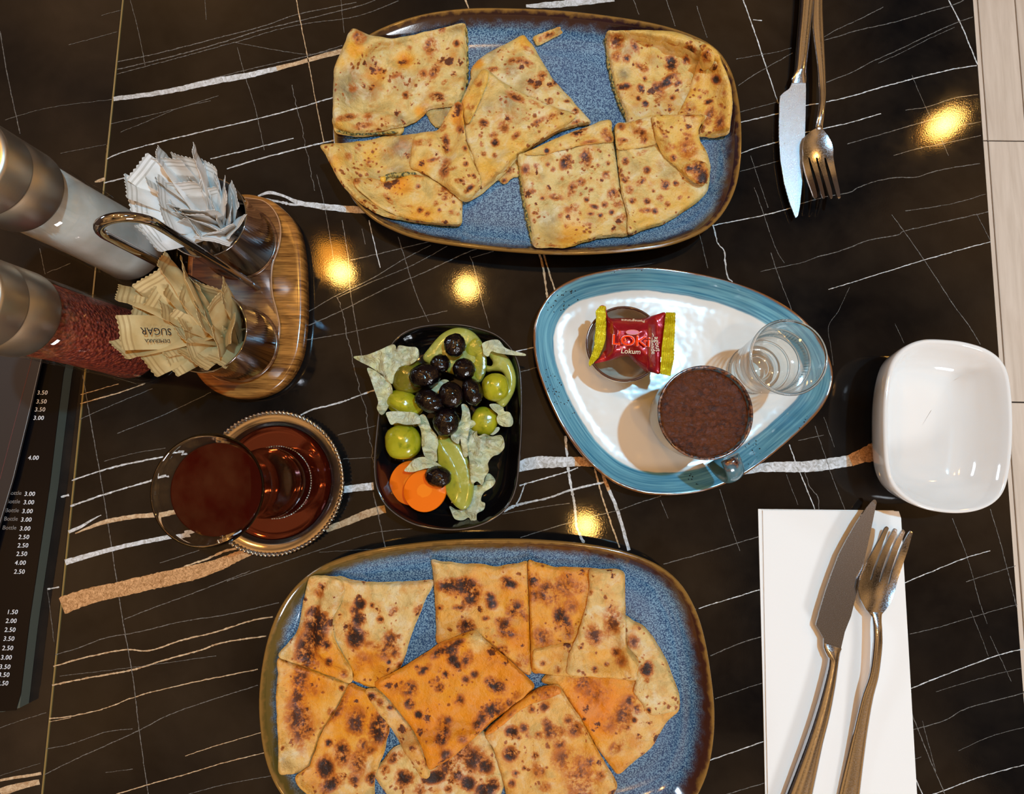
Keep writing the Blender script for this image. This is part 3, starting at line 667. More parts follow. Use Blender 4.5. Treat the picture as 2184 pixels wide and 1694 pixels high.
def drape(pile, name, outline, thick, mat, parent, burn=(), tone=0.4, grey=(), tones=(), zest=0.012, step=3.6, wave=0.0008, sm=(1, 2.0), seed=1, edge=0.35, smooth=True, loc=None):
    loop = catmull(outline, 260) if smooth else resample(np.array(outline, float), 260)
    rs = np.random.RandomState(seed)
    jit = np.convolve(np.tile(rs.normal(0, 1, 260), 2), np.ones(5)/5, 'same')[130:390]
    tl = np.roll(loop, -1, 0)-np.roll(loop, 1, 0); tl /= np.maximum(np.linalg.norm(tl, axis=1, keepdims=True), 1e-6)
    loop = loop+np.stack([tl[:, 1], -tl[:, 0]], 1)*(jit*0.9)[:, None]
    V2, F, nxt = tri2d(loop, step, 0.2, seed)
    d = dist_to(V2, loop)/2900.0
    A = pile.smooth(*sm)
    def prof(dd): return thick*(edge+(1-edge)*np.sqrt(np.clip(1-(1-np.clip(dd/(thick*0.8), 0, 1))**2, 0, 1)))
    z = np.full(len(V2), zest)
    for _ in range(3):
        xy = PA(V2, z)[:, :2]; bz = pile.samp(A, xy)+0.0008; z = bz+prof(d)
    if wave:
        wv = fbm(xy[:, 0], xy[:, 1], np.full(len(xy), seed*3.1), 70, 2)
        z = z+np.clip(wv*wave*1.4+wave*0.4, -0.0002, 0.004)*np.clip(d/0.004, 0.15, 1)
    top = PA(V2, z); bot = top.copy(); bot[:, 2] = bz
    F = [f[::-1] for f in F]; nxt = {c: a for a, c in nxt.items()}
    mids = ((0.35, 0.0004), (0.7, -0.0003)) if thick > 0.0025 else ((0.5, 0.0002),)
    V, FF = solid_sheet(V2, F, nxt, top, bot, mids)
    bi = [x for _ in mids for x in nxt]
    def full(a, side=None):
        e = np.array([a[i] for i in bi]) if side is None else np.full(len(bi), side)
        return np.concatenate([a, a if side is None else np.full(len(a), side), e])
    bu = blobs(burn)(V2, d) if len(burn) else np.zeros(len(V2))
    gr = blobs(grey)(V2, d) if len(grey) else np.zeros(len(V2))
    tn = np.full(len(V2), tone, float)
    for (u, v, r, s) in tones:
        q = np.clip(1.4-np.hypot(V2[:, 0]-u, V2[:, 1]-v)/r, 0, 1); tn = tn*(1-q)+s*q
    o = mesh_obj(name, V, FF, mat, parent, True, loc, {'burn': full(bu, 0.0), 'grey': full(gr, 0.0), 'tone': full(tn)}, 55)
    # raise the pile
    wl = PA(loop, float(np.median(z)))[:, :2]
    m = inside(pile.G, wl)
    gz = pile.samp(A, pile.G[m].copy())+0.0005+prof(dist_to(pile.G[m], wl))+wave*0.5
    Hf = pile.H.ravel(); Hf[m] = np.maximum(Hf[m], gz); pile.H = Hf.reshape(pile.H.shape)
    return o
def ridge(pile, name, pts, rad, mat, parent, seed=0, lift=0.0):
    """a lumpy strip of filling along a cut edge"""
    rs = np.random.RandomState(seed)
    q = resample(np.array(pts, float), max(4, int(np.linalg.norm(np.diff(np.array(pts, float), axis=0), axis=1).sum()/4)), False)
    q = q+rs.normal(0, 0.6, q.shape)
    xy = PA(q, 0.01)[:, :2]; z = pile.samp(pile.H, xy.copy())
    z = np.convolve(np.pad(z, 3, 'edge'), np.ones(7)/7, 'valid')+lift+rad*1.0
    p = PA(q, z)
    r = rad*(0.75+0.5*rs.rand(len(q))); r[0] = r[-1] = rad*0.3
    return mesh_obj(name, *tube([tuple(x) for x in p], [(a, a*0.8) for a in r], 8), mat, parent)
GRP1, GRP2 = 'flatbread pieces on the upper platter', 'flatbread pieces on the lower platter'
def piece(label, uv, grp):
    return thing('flatbread_piece', label, 'flatbread', P(uv[0], uv[1], 0.006)[:], grp)
A = crop(660, 0, 0.4396); A2 = crop(660, 20, 0.2952); A3 = crop(1080, 40, 0.2951); B = crop(540, 1130, 0.467)
def sc(f, lst, k):                                     # crop spots: radius scales too
    return [tuple(f([s])[0][:2])+(s[2]*k,)+tuple(s[3:]) for s in lst]

# --- upper platter
u1 = piece('large stuffed flatbread square with grey scorched patches at the upper left of the upper platter', (850, 170), GRP1)
drape(pile1, 'lower_layer', A([(125, 560), (300, 560), (440, 590), (445, 650), (330, 655), (240, 662), (165, 652), (125, 636)]), 0.002, M_BR1, u1, tone=0.7, seed=2)
ridge(pile1, 'filling', A([(128, 636), (200, 652), (280, 652), (430, 640)]), 0.0009, M_FILL, u1, 1)
drape(pile1, 'lower_layer', A([(560, 500), (700, 500), (690, 560), (630, 620), (580, 575)]), 0.0015, M_BR1, u1, tone=0.5, grey=sc(A, [(640, 560, 60, 0.8)], .44), seed=3)
ridge(pile1, 'filling', A([(762, 130), (768, 300), (765, 420)]), 0.0012, M_FILL, u1, 2)
drape(pile1, 'dough', A([(213, 137), (250, 152), (290, 168), (340, 178), (400, 188), (450, 178), (520, 165), (600, 146), (680, 126), (754, 115), (757, 180), (760, 250), (760, 340), (757, 420), (750, 470), (725, 503), (690, 512), (650, 515), (610, 520), (575, 530), (555, 552), (520, 582), (480, 600), (440, 612), (380, 622), (300, 637), (240, 643), (180, 640), (140, 628), (120, 612), (114, 550), (114, 480), (118, 400), (122, 330), (140, 280), (160, 235), (178, 195), (187, 166)]), 0.0045, M_BR1, u1, tone=0.35, zest=0.014, wave=0.0018, seed=4,
      burn=sc(A2, [(700, 620, 30, .8), (930, 635, 60, .9, 1.8, 10), (880, 270, 60, .75), (960, 145, 28, .9), (1060, 245, 26, .8), (1040, 465, 24, .7), (975, 525, 28, .7, 2, -40), (900, 450, 70, .62, 2, -60), (360, 200, 50, .7), (310, 560, 40, .5), (270, 780, 26, .6, .3, 80), (510, 440, 30, .6), (680, 370, 40, .55), (620, 480, 50, .5, 3, -20), (1105, 575, 12, .8), (820, 470, 35, .6), (720, 280, 24, .55), (390, 840, 30, .5, .4, 80), (430, 780, 40, .45)], .295),
      grey=sc(A2, [(270, 560, 130, 0.95), (380, 200, 60, .7), (650, 790, 50, .9), (430, 590, 90, .7), (680, 520, 100, .5), (1060, 150, 45, .6), (440, 400, 60, .5), (230, 300, 50, .3)], .295),
      tones=sc(A2, [(330, 290, 80, 1.3), (690, 370, 80, 1.1), (230, 380, 60, .9), (800, 740, 50, 1.1), (220, 850, 60, .8), (480, 480, 80, .8)], .295))
u2 = piece('torn crescent of stuffed flatbread hanging over the left rim of the upper platter', (830, 400), GRP1)
drape(pile1, 'dough', A([(52, 706), (100, 700), (150, 695), (220, 688), (290, 680), (350, 665), (420, 658), (510, 650), (600, 640), (640, 700), (680, 800), (720, 900), (738, 960), (738, 1020), (734, 1088), (670, 1092), (600, 1086), (520, 1077), (440, 1063), (380, 1052), (330, 1035), (280, 1005), (230, 968), (190, 930), (160, 895), (132, 850), (110, 810), (85, 760)]), 0.0042, M_BR1, u2, tone=0.55, zest=0.012, wave=0.0016, seed=5,
      burn=sc(A2, [(430, 1110, 30, .5), (350, 1000, 30, .4), (280, 1060, 30, .4)], .295),
      grey=sc(A2, [(660, 1000, 90, 1.1), (560, 1060, 60, .5), (640, 1150, 60, .7)], .295), tones=sc(A2, [(170, 1130, 90, .9), (450, 1050, 80, .9)], .295))
ridge(pile1, 'filling', A([(350, 870), (390, 850), (440, 850), (520, 843)]), 0.0018, M_FILL, u2, 5)
ridge(pile1, 'filling', A([(345, 880), (370, 862)]), 0.0022, simple('melted_cheese', srgb(232, 178, 60), 0.35), u2, 7)
drape(pile1, 'folded_flap', A([(215, 868), (260, 864), (300, 862), (350, 880), (400, 876), (440, 862), (480, 845), (530, 848), (600, 872), (670, 915), (715, 950), (737, 975), (736, 1030), (730, 1082), (640, 1084), (560, 1074), (470, 1058), (390, 1030), (320, 990), (260, 940), (220, 900)]), 0.0018, M_BR1, u2, tone=0.55, seed=6, wave=0.0014,
      burn=sc(A2, [(785, 1280, 20, .8), (570, 1370, 50, .7, 3, 50), (800, 1450, 24, .7), (850, 1480, 22, .6), (700, 1420, 40, .55, 3, 5), (970, 1300, 22, .7), (975, 1360, 24, .7), (910, 1400, 22, .65), (940, 1450, 16, .7), (1040, 1470, 50, .6, 3, 10), (340, 1235, 30, .6), (770, 1190, 60, .45, 3, 10), (1075, 1475, 20, .7)], .295),
      tones=sc(A2, [(660, 1250, 90, 1.3), (800, 1520, 150, 1.0)], .295))
u3 = piece('folded triangular flatbread parcel in the middle left of the upper platter', (1080, 260), GRP1)
drape(pile1, 'lower_layer', A([(880, 830), (1000, 760), (1030, 800), (1020, 850), (985, 862), (950, 890), (925, 880)]), 0.0022, M_BR1, u3, tone=0.4, seed=8, burn=sc(A2, [(1440, 1160, 30, .7), (1410, 1240, 22, .7)], .295))
drape(pile1, 'dough', A([(790, 325), (840, 275), (900, 238), (970, 205), (1035, 170), (1058, 190), (1080, 215), (1105, 255), (1130, 300), (1155, 340), (1180, 382), (1225, 430), (1270, 482), (1320, 540), (1366, 592), (1310, 605), (1220, 632), (1160, 665), (1100, 702), (1050, 740), (1000, 772), (960, 820), (920, 862), (840, 930), (758, 975), (700, 940), (650, 880), (680, 800), (735, 640), (735, 520), (760, 440), (785, 380)]), 0.0055, M_BR1, u3, tone=0.35, zest=0.015, wave=0.0018, seed=9,
      burn=sc(A, [(880, 340, 45, .75, 3, -10), (1000, 295, 50, .8, 3, -10), (1060, 310, 36, .75, 2, 20), (1165, 490, 16, 1.1), (1290, 540, 16, 1.0), (1250, 490, 20, .7, 2.5, 0), (1130, 370, 24, .7), (1060, 240, 40, .6, 3, 30), (1100, 410, 20, .6), (1300, 590, 30, .7, 3, -20), (1190, 400, 16, .7)], .4396),
      grey=sc(A, [(980, 340, 50, .7), (880, 260, 40, .5), (1040, 400, 60, .6)], .4396), tones=sc(A, [(1050, 200, 50, 1.0), (820, 310, 30, 1.1)], .4396))
drape(pile1, 'folded_flap', A([(860, 335), (900, 372), (940, 398), (1010, 440), (1100, 478), (1190, 520), (1290, 552), (1270, 585), (1220, 622), (1160, 655), (1100, 694), (1050, 732), (1000, 765), (960, 812), (915, 856), (870, 885), (828, 915), (815, 850), (800, 780), (775, 710), (757, 655), (757, 610), (790, 550), (820, 480), (840, 400)]), 0.0022, M_BR1, u3, tone=0.4, zest=0.02, wave=0.0014, seed=10,
      burn=sc(A, [(845, 600, 24, .8), (900, 692, 20, .95), (830, 660, 12, .8), (835, 703, 12, .8), (845, 745, 14, .7), (898, 755, 14, .7), (1000, 660, 28, .7, 2, -40), (1030, 585, 40, .6, 3, -20), (1110, 590, 40, .6, 3, -30), (960, 590, 40, .55, 2.5, -20), (890, 655, 30, .6, 2, -20), (1000, 470, 50, .7, 2.5, 30), (1090, 500, 40, .55, 3, 30), (1180, 560, 60, .5, 4, -25), (940, 620, 30, .6)], .4396),
      grey=sc(A, [(960, 500, 60, .7), (870, 520, 40, .6), (1000, 540, 60, .4)], .4396), tones=sc(A, [(860, 820, 60, .9), (1000, 720, 90, .8), (1200, 590, 80, .7), (870, 400, 30, .8)], .4396))
drape(pile1, 'folded_edge', A([(838, 340), (868, 348), (860, 400), (830, 480), (795, 555), (765, 600), (748, 560), (737, 505), (770, 440), (800, 390)]), 0.002, M_BR1, u3, tone=0.8, zest=0.02, seed=11, burn=sc(A, [(820, 400, 22, .6), (780, 520, 20, .6)], .4396))
drape(pile1, 'folded_flap', A([(702, 503), (737, 500), (745, 560), (752, 620), (760, 680), (775, 735), (792, 780), (812, 825), (831, 868), (826, 915), (795, 945), (757, 974), (725, 956), (690, 930), (640, 892), (590, 862), (540, 835), (490, 808), (495, 730), (510, 660), (560, 640), (620, 630), (660, 570)]), 0.0024, M_BR1, u3, tone=0.6, zest=0.018, wave=0.0018, seed=12,
      burn=sc(A2, [(1075, 710, 34, .75), (960, 850, 50, .6, 2, -50), (985, 960, 30, .7, .5, 0), (995, 1020, 20, .75), (1120, 1005, 20, .85), (1130, 1115, 20, .85), (980, 1150, 38, .7, .5, 20), (1040, 1150, 30, .75, 2, -20), (900, 1085, 60, .6, 4, -15), (1085, 1240, 36, .85, 2, 10), (1150, 1300, 60, .9, 3, -40), (1185, 1200, 14, .8), (1220, 1235, 14, .8), (1090, 870, 30, .6), (870, 985, 14, .9), (820, 960, 30, .5, .4, 90)], .295),
      tones=sc(A2, [(1080, 780, 60, 1.2), (820, 1140, 60, .9)], .295))
u4 = piece('rounded stuffed flatbread piece at the upper right of the upper platter', (1430, 170), GRP1)
ridge(pile1, 'filling', A([(1440, 180), (1448, 300), (1475, 420), (1510, 520), (1545, 590)]), 0.0014, M_FILL, u4, 9)
drape(pile1, 'dough', A([(1440, 158), (1500, 148), (1600, 145), (1680, 147), (1750, 151), (1820, 168), (1880, 192), (1925, 210), (1965, 235), (1990, 268), (2003, 305), (2025, 355), (2042, 405), (2050, 460), (2052, 520), (2044, 585), (2034, 642), (2000, 655), (1950, 662), (1890, 657), (1870, 690), (1700, 700), (1560, 640), (1535, 560), (1500, 470), (1470, 380), (1450, 270)]), 0.0048, M_BR1, u4, tone=0.45, zest=0.014, wave=0.0014, seed=13,
      burn=sc(A3, [(790, 165, 60, .7), (930, 200, 60, .75, 2.4, 60), (960, 150, 60, .7, 3, -10), (1180, 200, 60, .8, 3, 10), (1190, 320, 52, 1.15), (1330, 230, 46, .95), (1300, 300, 34, .9), (980, 350, 50, .85, 2, 30), (870, 290, 30, .9), (850, 490, 50, 1.1, 2, -10), (970, 500, 28, .9), (1170, 450, 90, .95, 2.4, -35), (1080, 495, 40, .85), (1005, 615, 24, 1.0), (1100, 540, 50, .6), (955, 575, 18, .9), (1000, 435, 18, .8), (1090, 590, 30, .8), (1200, 570, 20, .8), (1180, 660, 16, .9), (1250, 180, 10, .9), (1020, 195, 18, .8), (800, 270, 40, .6), (1240, 470, 30, .8)], .295),
      grey=sc(A3, [(880, 230, 60, .6), (850, 400, 50, .9), (1060, 300, 60, .4), (1300, 550, 50, .4)], .295), tones=sc(A3, [(1100, 120, 300, .7)], .295))
drape(pile1, 'folded_flap', A([(1892, 222), (1935, 215), (1965, 235), (1990, 268), (2002, 305), (2024, 355), (2041, 405), (2049, 460), (2050, 520), (2042, 585), (2032, 640), (1990, 654), (1950, 660), (1892, 655), (1890, 600), (1788, 590), (1790, 555), (1815, 505), (1840, 450), (1858, 390), (1880, 325), (1895, 270)]), 0.002, M_BR1, u4, tone=0.8, zest=0.018, wave=0.0014, seed=14,
      burn=sc(A3, [(1515, 440, 34, .95), (1435, 535, 26, .95), (1460, 600, 38, .95, 2, -15), (1320, 650, 50, .6), (1330, 655, 28, .8, 2, -20), (1380, 430, 24, .6), (1580, 540, 22, .5), (1470, 700, 40, .6, .5, 20), (1540, 740, 40, .6, .5, 0), (1510, 800, 22, .8), (1550, 630, 20, .6), (1400, 570, 20, .6)], .295))
drape(pile1, 'bubble', A([(1900, 260), (1925, 228), (1955, 240), (1962, 290), (1940, 330), (1908, 335), (1895, 310)]), 0.0028, M_BR1, u4, tone=0.8, seed=15, edge=0.1, burn=sc(A, [(1928, 275, 38, 1.05, 1.8, 105)], .4396))
u5 = piece('square stuffed flatbread with a folded top band at the bottom middle of the upper platter', (1220, 400), GRP1)
ridge(pile1, 'filling', A([(1018, 780), (1030, 900), (1055, 1050), (1085, 1185)]), 0.0016, M_FILL, u5, 11)
drape(pile1, 'dough', A([(1016, 757), (1060, 735), (1130, 702), (1250, 650), (1350, 614), (1455, 580), (1465, 640), (1478, 720), (1492, 810), (1504, 900), (1518, 950), (1530, 985), (1542, 1060), (1546, 1138), (1470, 1145), (1400, 1155), (1330, 1174), (1250, 1196), (1170, 1198), (1092, 1194), (1075, 1120), (1060, 1050), (1044, 970), (1030, 900), (1022, 830)]), 0.0050, M_BR1, u5, tone=0.3, zest=0.013, wave=0.001, seed=16,
      burn=sc(A3, [(430, 1030, 40, .95, .6, 20), (570, 1015, 42, .85, .6, 0), (560, 1080, 16, .9), (220, 1065, 22, .8), (300, 1055, 18, .6), (335, 1090, 20, .6), (395, 1150, 24, .7), (460, 1130, 24, .6, 2, 0), (665, 1060, 14, .9), (730, 1045, 18, .9), (725, 1130, 32, .65), (540, 1180, 34, .7), (480, 1230, 34, .75, .6, 20), (610, 1235, 20, .8), (580, 1305, 20, 1.0), (360, 1290, 50, .75, 2, 10), (770, 1270, 46, .8), (640, 1360, 40, .75, 2.4, 20), (800, 1340, 26, .8), (710, 1345, 26, .7), (500, 1365, 34, .65), (530, 1405, 16, .8), (680, 1420, 18, .9), (760, 1400, 20, .9), (610, 1410, 26, .7, 2.5, 0), (600, 1490, 50, .5, 3, 20), (430, 1500, 20, .6), (480, 1480, 16, .6), (200, 1460, 18, .55), (140, 1090, 40, .6), (190, 1250, 30, .5), (190, 1195, 12, .8), (260, 1300, 16, .7), (300, 1410, 12, .7), (830, 1440, 60, .6, 2, -30), (820, 1330, 40, .6), (390, 1420, 20, .5), (450, 1380, 30, .4), (340, 1640, 50, .6, 5, 5)], .295),
      grey=sc(A3, [(310, 1450, 80, .7), (330, 1560, 70, .5), (260, 1140, 30, .4), (620, 1450, 60, .4)], .295), tones=sc(A3, [(500, 1590, 220, .9), (250, 1350, 160, .15)], .295))
drape(pile1, 'folded_band', A([(1045, 742), (1100, 717), (1170, 684), (1250, 652), (1350, 616), (1454, 583), (1466, 635), (1476, 684), (1420, 690), (1360, 697), (1300, 708), (1230, 725), (1160, 742), (1100, 752)]), 0.0018, M_BR1, u5, tone=0.65, zest=0.018, seed=17,
      burn=sc(A3, [(525, 810, 60, 1.25, 1.5, -25), (290, 955, 20, 1.1), (387, 910, 14, 1.1), (720, 830, 40, .65), (740, 870, 34, .65), (600, 890, 60, .5, 4, -10), (450, 940, 40, .5, 4, -15)], .295))
u6 = piece('flatbread piece with a blistered folded corner at the lower right of the upper platter', (1430, 390), GRP1)
drape(pile1, 'dough', A([(1487, 605), (1540, 595), (1600, 578), (1670, 560), (1740, 556), (1830, 556), (1926, 560), (1905, 590), (1890, 625), (1895, 680), (1915, 715), (1932, 750), (1943, 800), (1942, 850), (1932, 920), (1895, 965), (1850, 1000), (1790, 1040), (1740, 1072), (1690, 1092), (1620, 1112), (1552, 1136), (1545, 1060), (1533, 985), (1520, 945), (1512, 900), (1500, 800), (1490, 700)]), 0.0048, M_BR1, u6, tone=0.4, zest=0.015, wave=0.0012, seed=18,
      burn=sc(A3, [(860, 1030, 28, .9), (980, 970, 50, .55, 2.5, -20), (1015, 1095, 28, .75), (855, 1165, 24, .8), (970, 1180, 44, .8, 2, -40), (1150, 1205, 34, .85), (1225, 1190, 22, .9), (1065, 1245, 14, .8), (910, 1315, 26, .95), (1015, 1320, 26, .95), (1250, 1295, 28, .65, 2, -30), (1165, 1340, 22, .65), (1110, 1295, 28, .6), (1000, 1385, 50, .7, 2.4, 0), (1075, 1390, 24, .8), (890, 1240, 34, .6)], .295),
      grey=sc(A3, [(920, 1080, 60, .35), (1160, 1110, 60, .5), (1120, 1060, 40, .4)], .295), tones=sc(A3, [(1250, 1330, 120, .85), (1000, 1440, 120, .8)], .295))
drape(pile1, 'folded_band', A([(1488, 607), (1540, 597), (1600, 580), (1664, 562), (1678, 620), (1684, 690), (1640, 706), (1600, 716), (1545, 722), (1493, 716)]), 0.0018, M_BR1, u6, tone=0.6, zest=0.018, seed=19,
      burn=sc(A3, [(830, 780, 30, .6), (960, 745, 26, .7), (965, 830, 50, .75), (990, 870, 36, .7), (850, 875, 50, .65, 3, 0), (820, 900, 20, .6)], .295))
drape(pile1, 'folded_flap', A([(1665, 562), (1740, 558), (1830, 557), (1920, 562), (1900, 595), (1888, 630), (1893, 680), (1913, 715), (1930, 750), (1941, 800), (1940, 840), (1925, 885), (1900, 892), (1850, 868), (1812, 842), (1770, 800), (1730, 768), (1700, 725), (1682, 680), (1672, 620)]), 0.0022, M_BR1, u6, tone=0.75, zest=0.02, wave=0.0018, seed=20,
      burn=sc(A3, [(1140, 830, 50, .75, 2.6, 60), (1110, 770, 30, .6), (1210, 1010, 28, .9), (1310, 940, 70, .55), (1320, 700, 60, .55, 2, 10), (1180, 910, 60, .5, 3, 30), (1310, 840, 40, .5, 3, 20), (1160, 940, 30, .5)], .295))
drape(pile1, 'bubble', A([(1812, 830), (1820, 800), (1850, 780), (1900, 782), (1932, 800), (1940, 845), (1922, 888), (1885, 890), (1845, 868)]), 0.0024, M_BR1, u6, tone=0.7, seed=21, edge=0.15, burn=sc(A3, [(1325, 1080, 34, .9), (1385, 1070, 50, .9, .6, 20), (1420, 1160, 50, .85, .5, 0)], .295))
u7 = piece('tiny loose strip of flatbread lying alone near the top of the upper platter', (1168, 77), GRP1)
drape(pile1, 'dough', A([(1085, 180), (1130, 160), (1175, 143), (1213, 130), (1220, 145), (1226, 158), (1190, 178), (1150, 200), (1106, 219), (1094, 200)]), 0.0018, M_BR1, u7, tone=0.55, seed=22, burn=sc(A3, [(300, 120, 50, .75, 2.2, -25), (250, 150, 24, .6)], .295))

# --- lower platter: higher tone paints the warm shadow's orange on the middle pieces
l8 = piece('flat pale-edged flatbread piece at the right side of the lower platter', (1340, 1480), GRP2)
drape(pile2, 'dough', B([(1690, 400), (1740, 420), (1785, 445), (1820, 485), (1852, 535), (1880, 585), (1903, 640), (1925, 700), (1945, 765), (1942, 825), (1895, 870), (1852, 938), (1815, 1000), (1770, 1035), (1720, 1075), (1668, 1116), (1640, 1085), (1600, 1035), (1560, 980), (1520, 915), (1480, 850), (1440, 785), (1395, 725), (1320, 692), (1400, 640), (1600, 640), (1690, 560)]), 0.0042, M_BR2, l8, tone=0.75, wave=0.0014, seed=31,
      burn=sc(B, [(1500, 690, 60, .6), (1560, 740, 70, .5), (1720, 780, 26, .8), (1750, 820, 26, .8), (1690, 850, 50, .6, .6, 10), (1660, 990, 50, .6, 2, -40), (1710, 900, 20, .7), (1620, 880, 60, .4), (1740, 870, 14, .9)], .467),
      tones=sc(B, [(1560, 800, 150, 1.5), (1780, 900, 120, .55), (1660, 1090, 60, .9)], .467))
drape(pile2, 'folded_flap', B([(1690, 405), (1740, 422), (1783, 447), (1818, 487), (1850, 537), (1878, 587), (1901, 642), (1923, 702), (1942, 767), (1938, 822), (1880, 838), (1812, 845), (1775, 790), (1740, 745), (1745, 690), (1700, 600)]), 0.0018, M_BR2, l8, tone=0.2, wave=0.0014, seed=32,
      burn=sc(B, [(1797, 635, 34, 1.15), (1810, 825, 14, 1.0), (1735, 515, 34, .6), (1795, 690, 14, .8)], .467))
l10 = piece('heavily charred flatbread piece at the bottom middle of the lower platter', (960, 1660), GRP2)
drape(pile2, 'dough', B([(550, 1110), (590, 1060), (640, 1000), (700, 980), (800, 960), (950, 920), (1060, 930), (1100, 1000), (1130, 1080), (1145, 1150), (1130, 1210), (1095, 1290), (900, 1300), (720, 1290), (620, 1220)]), 0.0042, M_BR2, l10, tone=0.25, wave=0.0014, seed=33,
      burn=sc(B, [(690, 1135, 42, 1.0), (650, 1040, 40, .9, 1.6, -30), (830, 1130, 60, 1.2, 2, -15), (930, 1120, 30, 1.0), (980, 1160, 34, 1.2), (1070, 1180, 60, 1.3, 1.6, -30), (900, 1080, 60, .8), (1000, 1050, 60, .8), (1060, 1080, 40, .9), (760, 1190, 30, .7), (950, 1010, 60, .7), (890, 1185, 20, .8), (600, 1100, 24, .8)], .467))
l3 = piece('stuffed flatbread piece at the far left of the lower platter', (660, 1500), GRP2)
drape(pile2, 'dough', B([(116, 590), (200, 618), (300, 652), (370, 680), (438, 708), (410, 762), (380, 820), (345, 876), (310, 930), (285, 1000), (258, 1075), (235, 1098), (205, 1112), (160, 1118), (118, 1112), (116, 1030), (114, 950), (108, 850), (105, 750), (112, 670)]), 0.0046, M_BR2, l3, tone=0.75, wave=0.0012, seed=34,
      burn=sc(B, [(215, 680, 40, .75, .5, 5), (205, 770, 40, .7, .4, 0), (210, 880, 60, .75, .5, -10), (260, 915, 30, .8, 2, 0), (405, 725, 14, 1.0), (355, 830, 20, .7), (265, 730, 40, .5), (270, 965, 14, .8)], .467),
      tones=sc(B, [(180, 1050, 80, .3), (250, 720, 100, 1.1)], .467))
l4 = piece('flatbread piece with large dark burn marks at the lower left of the lower platter', (740, 1590), GRP2)
drape(pile2, 'dough', B([(442, 708), (485, 722), (530, 742), (580, 800), (622, 880), (610, 950), (598, 1010), (575, 1070), (556, 1122), (552, 1190), (552, 1265), (440, 1280), (330, 1262), (240, 1205), (190, 1140), (235, 1100), (260, 1078), (287, 1003), (313, 932), (347, 878), (383, 822), (413, 764)]), 0.0046, M_BR2, l4, tone=0.8, wave=0.0012, seed=35,
      burn=sc(B, [(580, 900, 50, 1.1, .6, 15), (470, 880, 50, .75, .7, 0), (405, 1020, 36, 1.0, .6, 0), (345, 975, 18, 1.0), (330, 1090, 40, 1.1, .7, 0), (360, 1160, 60, 1.0, 1.8, -30), (545, 1140, 30, 1.1), (480, 1060, 40, .7, .6, 10), (530, 1010, 40, .6, 2, -20), (460, 1140, 26, .8), (380, 810, 40, .7, .4, 30), (500, 980, 30, .7), (250, 1040, 20, .6)], .467),
      tones=sc(B, [(480, 1150, 120, .35), (450, 850, 150, 1.1)], .467))
l1 = piece('two-part folded flatbread with pale dough at the upper left of the lower platter', (770, 1340), GRP2)
drape(pile2, 'dough', B([(380, 218), (450, 232), (520, 240), (590, 243), (650, 241), (740, 238), (822, 234), (800, 290), (772, 350), (745, 420), (720, 482), (705, 535), (690, 585), (662, 640), (610, 690), (548, 722), (495, 705), (455, 685), (445, 650), (300, 560), (320, 300)]), 0.0048, M_BR2, l1, tone=0.4, wave=0.0014, seed=36,
      burn=sc(B, [(487, 340, 28, 1.1), (465, 370, 24, .9), (480, 410, 34, 1.05), (468, 490, 42, 1.15, .8, 0), (440, 440, 24, .7), (545, 345, 12, .9), (580, 412, 18, .9), (640, 370, 28, .6), (670, 490, 16, .95), (625, 515, 40, .7, .6, 10), (620, 605, 12, 1.0), (600, 560, 40, .6), (550, 530, 60, .5, 3, 10), (650, 560, 30, .7), (670, 620, 16, .7), (760, 370, 30, .5), (500, 600, 50, .4)], .467),
      tones=sc(B, [(520, 640, 120, 1.15), (650, 300, 160, .1), (560, 400, 90, .2)], .467))
drape(pile2, 'folded_flap', B([(255, 228), (275, 214), (330, 212), (400, 224), (412, 260), (410, 300), (390, 350), (362, 400), (362, 450), (370, 500), (405, 570), (447, 645), (442, 700), (370, 672), (300, 648), (210, 615), (118, 580), (155, 525), (200, 470), (218, 400), (230, 330), (243, 275)]), 0.0030, M_BR2, l1, tone=0.35, wave=0.0016, seed=37,
      burn=sc(B, [(318, 260, 24, 1.0), (300, 290, 24, .5), (275, 370, 40, .9, 2, -30), (290, 430, 56, 1.15, .8, 0), (285, 500, 50, 1.1), (330, 525, 28, .95), (240, 560, 50, .95, .5, 5), (255, 500, 40, .9), (345, 605, 22, .8), (415, 660, 18, .8), (290, 600, 30, .5), (240, 620, 30, .7)], .467),
      grey=sc(B, [(360, 310, 60, .35)], .467), tones=sc(B, [(330, 600, 120, 1.1)], .467))
l6 = piece('square flatbread with a wavy top edge at the top middle of the lower platter', (1030, 1300), GRP2)
drape(pile2, 'dough', B([(815, 140), (860, 148), (900, 150), (960, 158), (1010, 157), (1060, 163), (1110, 172), (1150, 163), (1200, 160), (1252, 150), (1256, 230), (1261, 330), (1263, 420), (1267, 520), (1272, 620), (1262, 664), (1230, 650), (1180, 605), (1120, 560), (1060, 512), (1005, 500), (920, 515), (843, 520), (838, 450), (836, 380), (832, 300), (828, 240), (822, 185)]), 0.0048, M_BR2, l6, tone=0.75, wave=0.0014, seed=38,
      burn=sc(B, [(900, 260, 60, 1.05, 1.6, 5), (975, 260, 60, 1.2, 1.4, 10), (1000, 300, 40, .9, .6, 20), (1170, 250, 40, 1.0, 1.8, 10), (1150, 245, 30, 1.0), (1080, 310, 26, .95), (1090, 340, 26, .9), (1200, 370, 46, .9), (940, 355, 30, .85, 2, 0), (855, 355, 14, .9), (975, 445, 40, 1.0), (1150, 450, 36, .85, .7, 10), (1175, 470, 26, .8), (1140, 555, 30, .95), (1225, 600, 34, .7), (1060, 405, 24, .7, 2, 0), (1240, 400, 20, .6), (1120, 415, 20, .7)], .467),
      tones=sc(B, [(880, 180, 90, .3), (1230, 500, 100, 1.15), (1200, 300, 80, 1.1)], .467))
